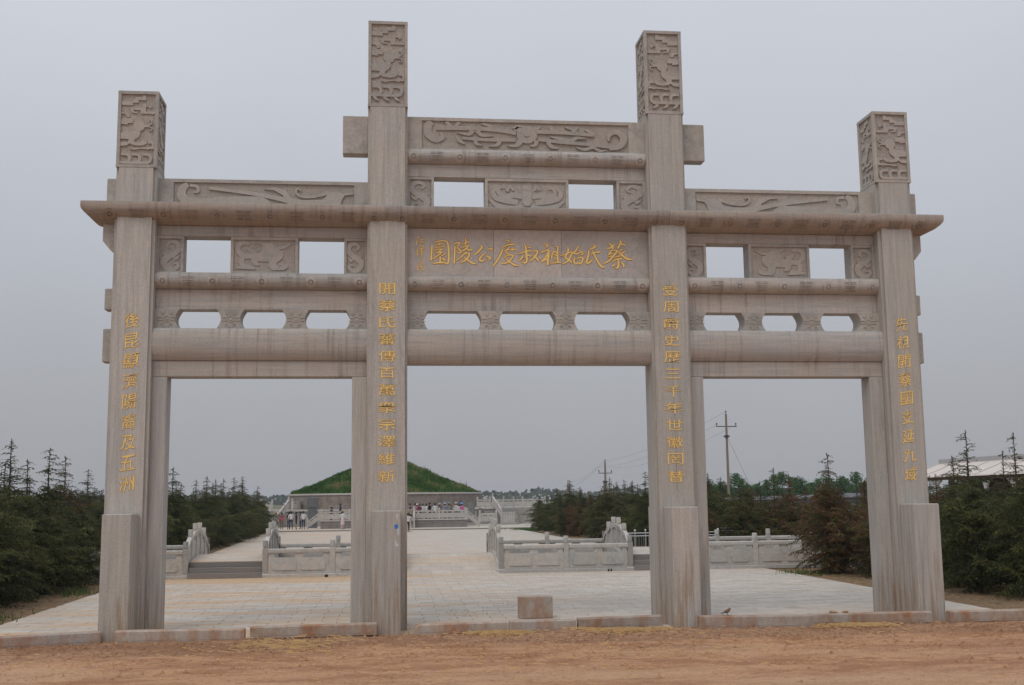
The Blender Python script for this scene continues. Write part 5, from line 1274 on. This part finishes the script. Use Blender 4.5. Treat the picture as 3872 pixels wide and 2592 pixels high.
def person(x, y, z, rz, pose, top, bot, label, h=1., hat=None, skirt=False, bare=False, sleeve=1.05):
    t = thing('person', label, 'person', (x,y,z), rz); t.scale = (h,h,h)
    me = BOD[pose].copy()
    for m in (skin, cl(*top), cl(*bot), m_black): me.materials.append(m)
    for p in me.polygons:
        c = p.center
        arm = abs(c.x) > .185 and c.z < sleeve
        hand = (pose in ('talk','reach') and c.y > .16 and c.z > .8)
        p.material_index = 0 if (c.z > 1.42 or arm or hand) else (1 if c.z > .93 else (3 if c.z < .075 else (0 if (bare and c.z < .5) else 2)))
    o = bpy.data.objects.new('body', me); COL.objects.link(o); o.parent = t
    q = MB(); g = 1/G
    n = 12; rings = []
    for a, zz in ((.098,1.50),(.106,1.56),(.094,1.62),(.058,1.665),(.012,1.678)): rings.append([(a*cos(2*pi*k/n)*g, (-.012+a*1.05*sin(2*pi*k/n))*g, (zz+.012*(1 if sin(2*pi*k/n) > 0 else -2.2))*g) for k in range(n)])
    q.loft(rings); build('hair', q, hairm, t, smooth=True)
    if hat:
        q = MB(); q.loft([[(a*cos(2*pi*k/n)*g, (.01+a*sin(2*pi*k/n))*g, zz*g) for k in range(n)] for a,zz in ((.17,1.60),(.165,1.61),(.108,1.625),(.10,1.70),(.06,1.735))]); build('hat', q, cl(*hat), t, smooth=True)
    if skirt:
        q = MB(); q.loft([[(a*cos(2*pi*k/n)*g, a*.8*sin(2*pi*k/n)*g, zz*g) for k in range(n)] for a,zz in ((.13,1.0),(.17,.85),(.23,.45),(.235,.43))]); build('skirt', q, cl(*bot), t, smooth=True)
    q = MB(); q.add([((.014)*g,.108*g,1.555*g),(-.014*g,.108*g,1.555*g),(0,.128*g,1.53*g),(0,.10*g,1.585*g)],[(0,1,2),(0,2,3),(1,3,2),(0,3,1)]); build('nose', q, skin, t)
WH = ((.62,.62,.64),'white'); BK = ((.02,.02,.025),'black'); NV = ((.025,.035,.075),'navy'); PK = ((.62,.10,.17),'pink'); GG = ((.30,.34,.32),'grey green'); GY = ((.2,.22,.22),'grey'); TN = ((.30,.24,.19),'tan'); BR = ((.14,.09,.07),'brown'); KH = ((.35,.22,.10),'straw hat'); BL = ((.10,.28,.65),'blue'); OR = ((.50,.13,.05),'orange'); LB = ((.30,.36,.45),'pale blue')
F0 = .09
person(-10.55,66.2,F0,2.9,'stand',GG,GY,'person in a grey green shirt and orange cap at the far left of the forecourt',hat=((.55,.25,.10),'orange brown'))
person(-10.15,66.4,F0,.4,'stand',PK,((.22,.17,.13),'olive brown'),'person in a bright pink top and brown trousers',h=.96)
person(-9.66,66.9,F0,.5,'stand',BK,NV,'person in dark clothes half hidden behind a white shirt, left group')
person(-9.44,66.0,F0,.2,'walk',WH,NV,'person in a white shirt and dark trousers seen from behind, middle of the left group',h=1.03)
person(-9.08,66.3,F0,-1.4,'talk',BK,BK,'person in a short black outfit with bare calves in the left group',h=.98,bare=True)
person(-8.80,66.6,F0,1.6,'stand',BK,NV,'person in all dark clothes beside the railing foot',h=1.02)
person(-8.55,66.1,F0,.0,'stand',WH,NV,'person in a white shirt next to the left stair post',h=1.03)
person(-5.62,64.4,F0,-.9,'walk',WH,((.55,.45,.43),'pale pink'),'person in a straw hat, white blouse and long pale skirt crossing alone',h=1.04,hat=KH,skirt=True)
person(-6.65,69.5,.42,2.2,'stand',NV,BK,'person in navy standing behind the left platform railing, farther left',h=.98)
person(-5.95,69.2,.60,-1.2,'stand',NV,BK,'person in a navy jacket behind the left platform railing near its post',h=1.03)
person(-5.9,68.2,.05,1.2,'stand',BK,BK,'person of whom only dark hair shows behind the straw hat',h=.98)
person(-1.05,57.2,0,.15,'walk',WH,BK,'person in a white shirt and black trousers walking beside the second pillar',h=1.0)
person(-.88,59.0,0,.3,'walk',((.6,.5,.5),'pale rose'),((.45,.38,.33),'beige'),'person in pale rose walking just behind the white shirt',h=.96)
person(-.66,65.6,.36,.1,'walk',TN,BK,'person in a tan shirt climbing the platform stairs',h=1.0)
crowd = [(85,GY,BK,None,'grey shirt at the left end of the crowd',1.02),(185,((.5,.35,.33),'dusty rose'),BR,None,'dusty rose top behind the stair post',1.03),(228,((.45,.12,.22),'raspberry'),BK,((.6,.52,.42),'cream'),'raspberry top and cream hat',.97),(275,((.10,.03,.05),'dark wine'),BK,None,'dark wine top leaning on the railing',.98),(330,WH,GY,((.12,.12,.13),'dark cap'),'white top and dark cap',1.0),
 (405,WH,BK,None,'white shirt facing away in the crowd',1.0),(470,BK,BK,None,'black suit, tallest of the crowd',1.06),(575,WH,BK,None,'white shirt with red hair tie beside the black suit',1.03),(665,BR,BK,((.35,.38,.34),'green grey'),'brown top and green grey cap',.98),(765,((.25,.28,.36),'slate'),BK,LB,'slate jacket and white blue cap',1.01),(850,GY,BK,((.25,.27,.30),'grey'),'grey top and grey cap',1.03),
 (875,BR,BK,((.45,.12,.05),'rust'),'brown top and rust red cap',.94),(985,((.58,.56,.52),'off white'),BK,((.45,.45,.42),'grey white'),'off white shirt and grey white cap',1.03),(1040,WH,GY,None,'white top with a dark shoulder strap',.95),(1095,((.60,.12,.35),'magenta'),GY,((.12,.35,.75),'bright blue'),'magenta top and bright blue cap, rightmost of all',1.0)]
for j, (px, top, bot, hat, lab, hh) in enumerate(crowd):
    u = 925.6+px/8.607; yy = 68.2+((j*5)%7)*.28; x = -2.58+(yy+19.67)*math.tan(.113+math.atan((u-1171)*1.6533/4269))
    person(x,yy,.56,rnd.uniform(-1.2,1.2)+(pi if j % 3 == 0 else 0),('stand','talk','reach')[j%3],top,bot,'person in the crowd with '+lab,h=hh,hat=hat)

# ------------------------------------------------------------------ haze
hm = bpy.data.materials.new('haze'); hm.use_nodes = True; t_ = hm.node_tree; t_.nodes.clear()
ho = N(t_,'ShaderNodeOutputMaterial'); hv = N(t_,'ShaderNodeVolumePrincipled'); hv.inputs['Color'].default_value = (.86,.90,.97,1); hv.inputs['Density'].default_value = .00028; hv.inputs['Anisotropy'].default_value = .2
t_.links.new(hv.outputs[0], ho.inputs['Volume'])
q = MB(); q.box(-950,950,-65,1200,-2.4,13.5); build('haze', q, hm, kind='stuff', label='thin pale haze in the air', cat='haze')
print('objects', len(bpy.data.objects), 'trees', ntree[0], 'tris', sum(len(p.vertices)-2 for m in bpy.data.meshes for p in m.polygons))
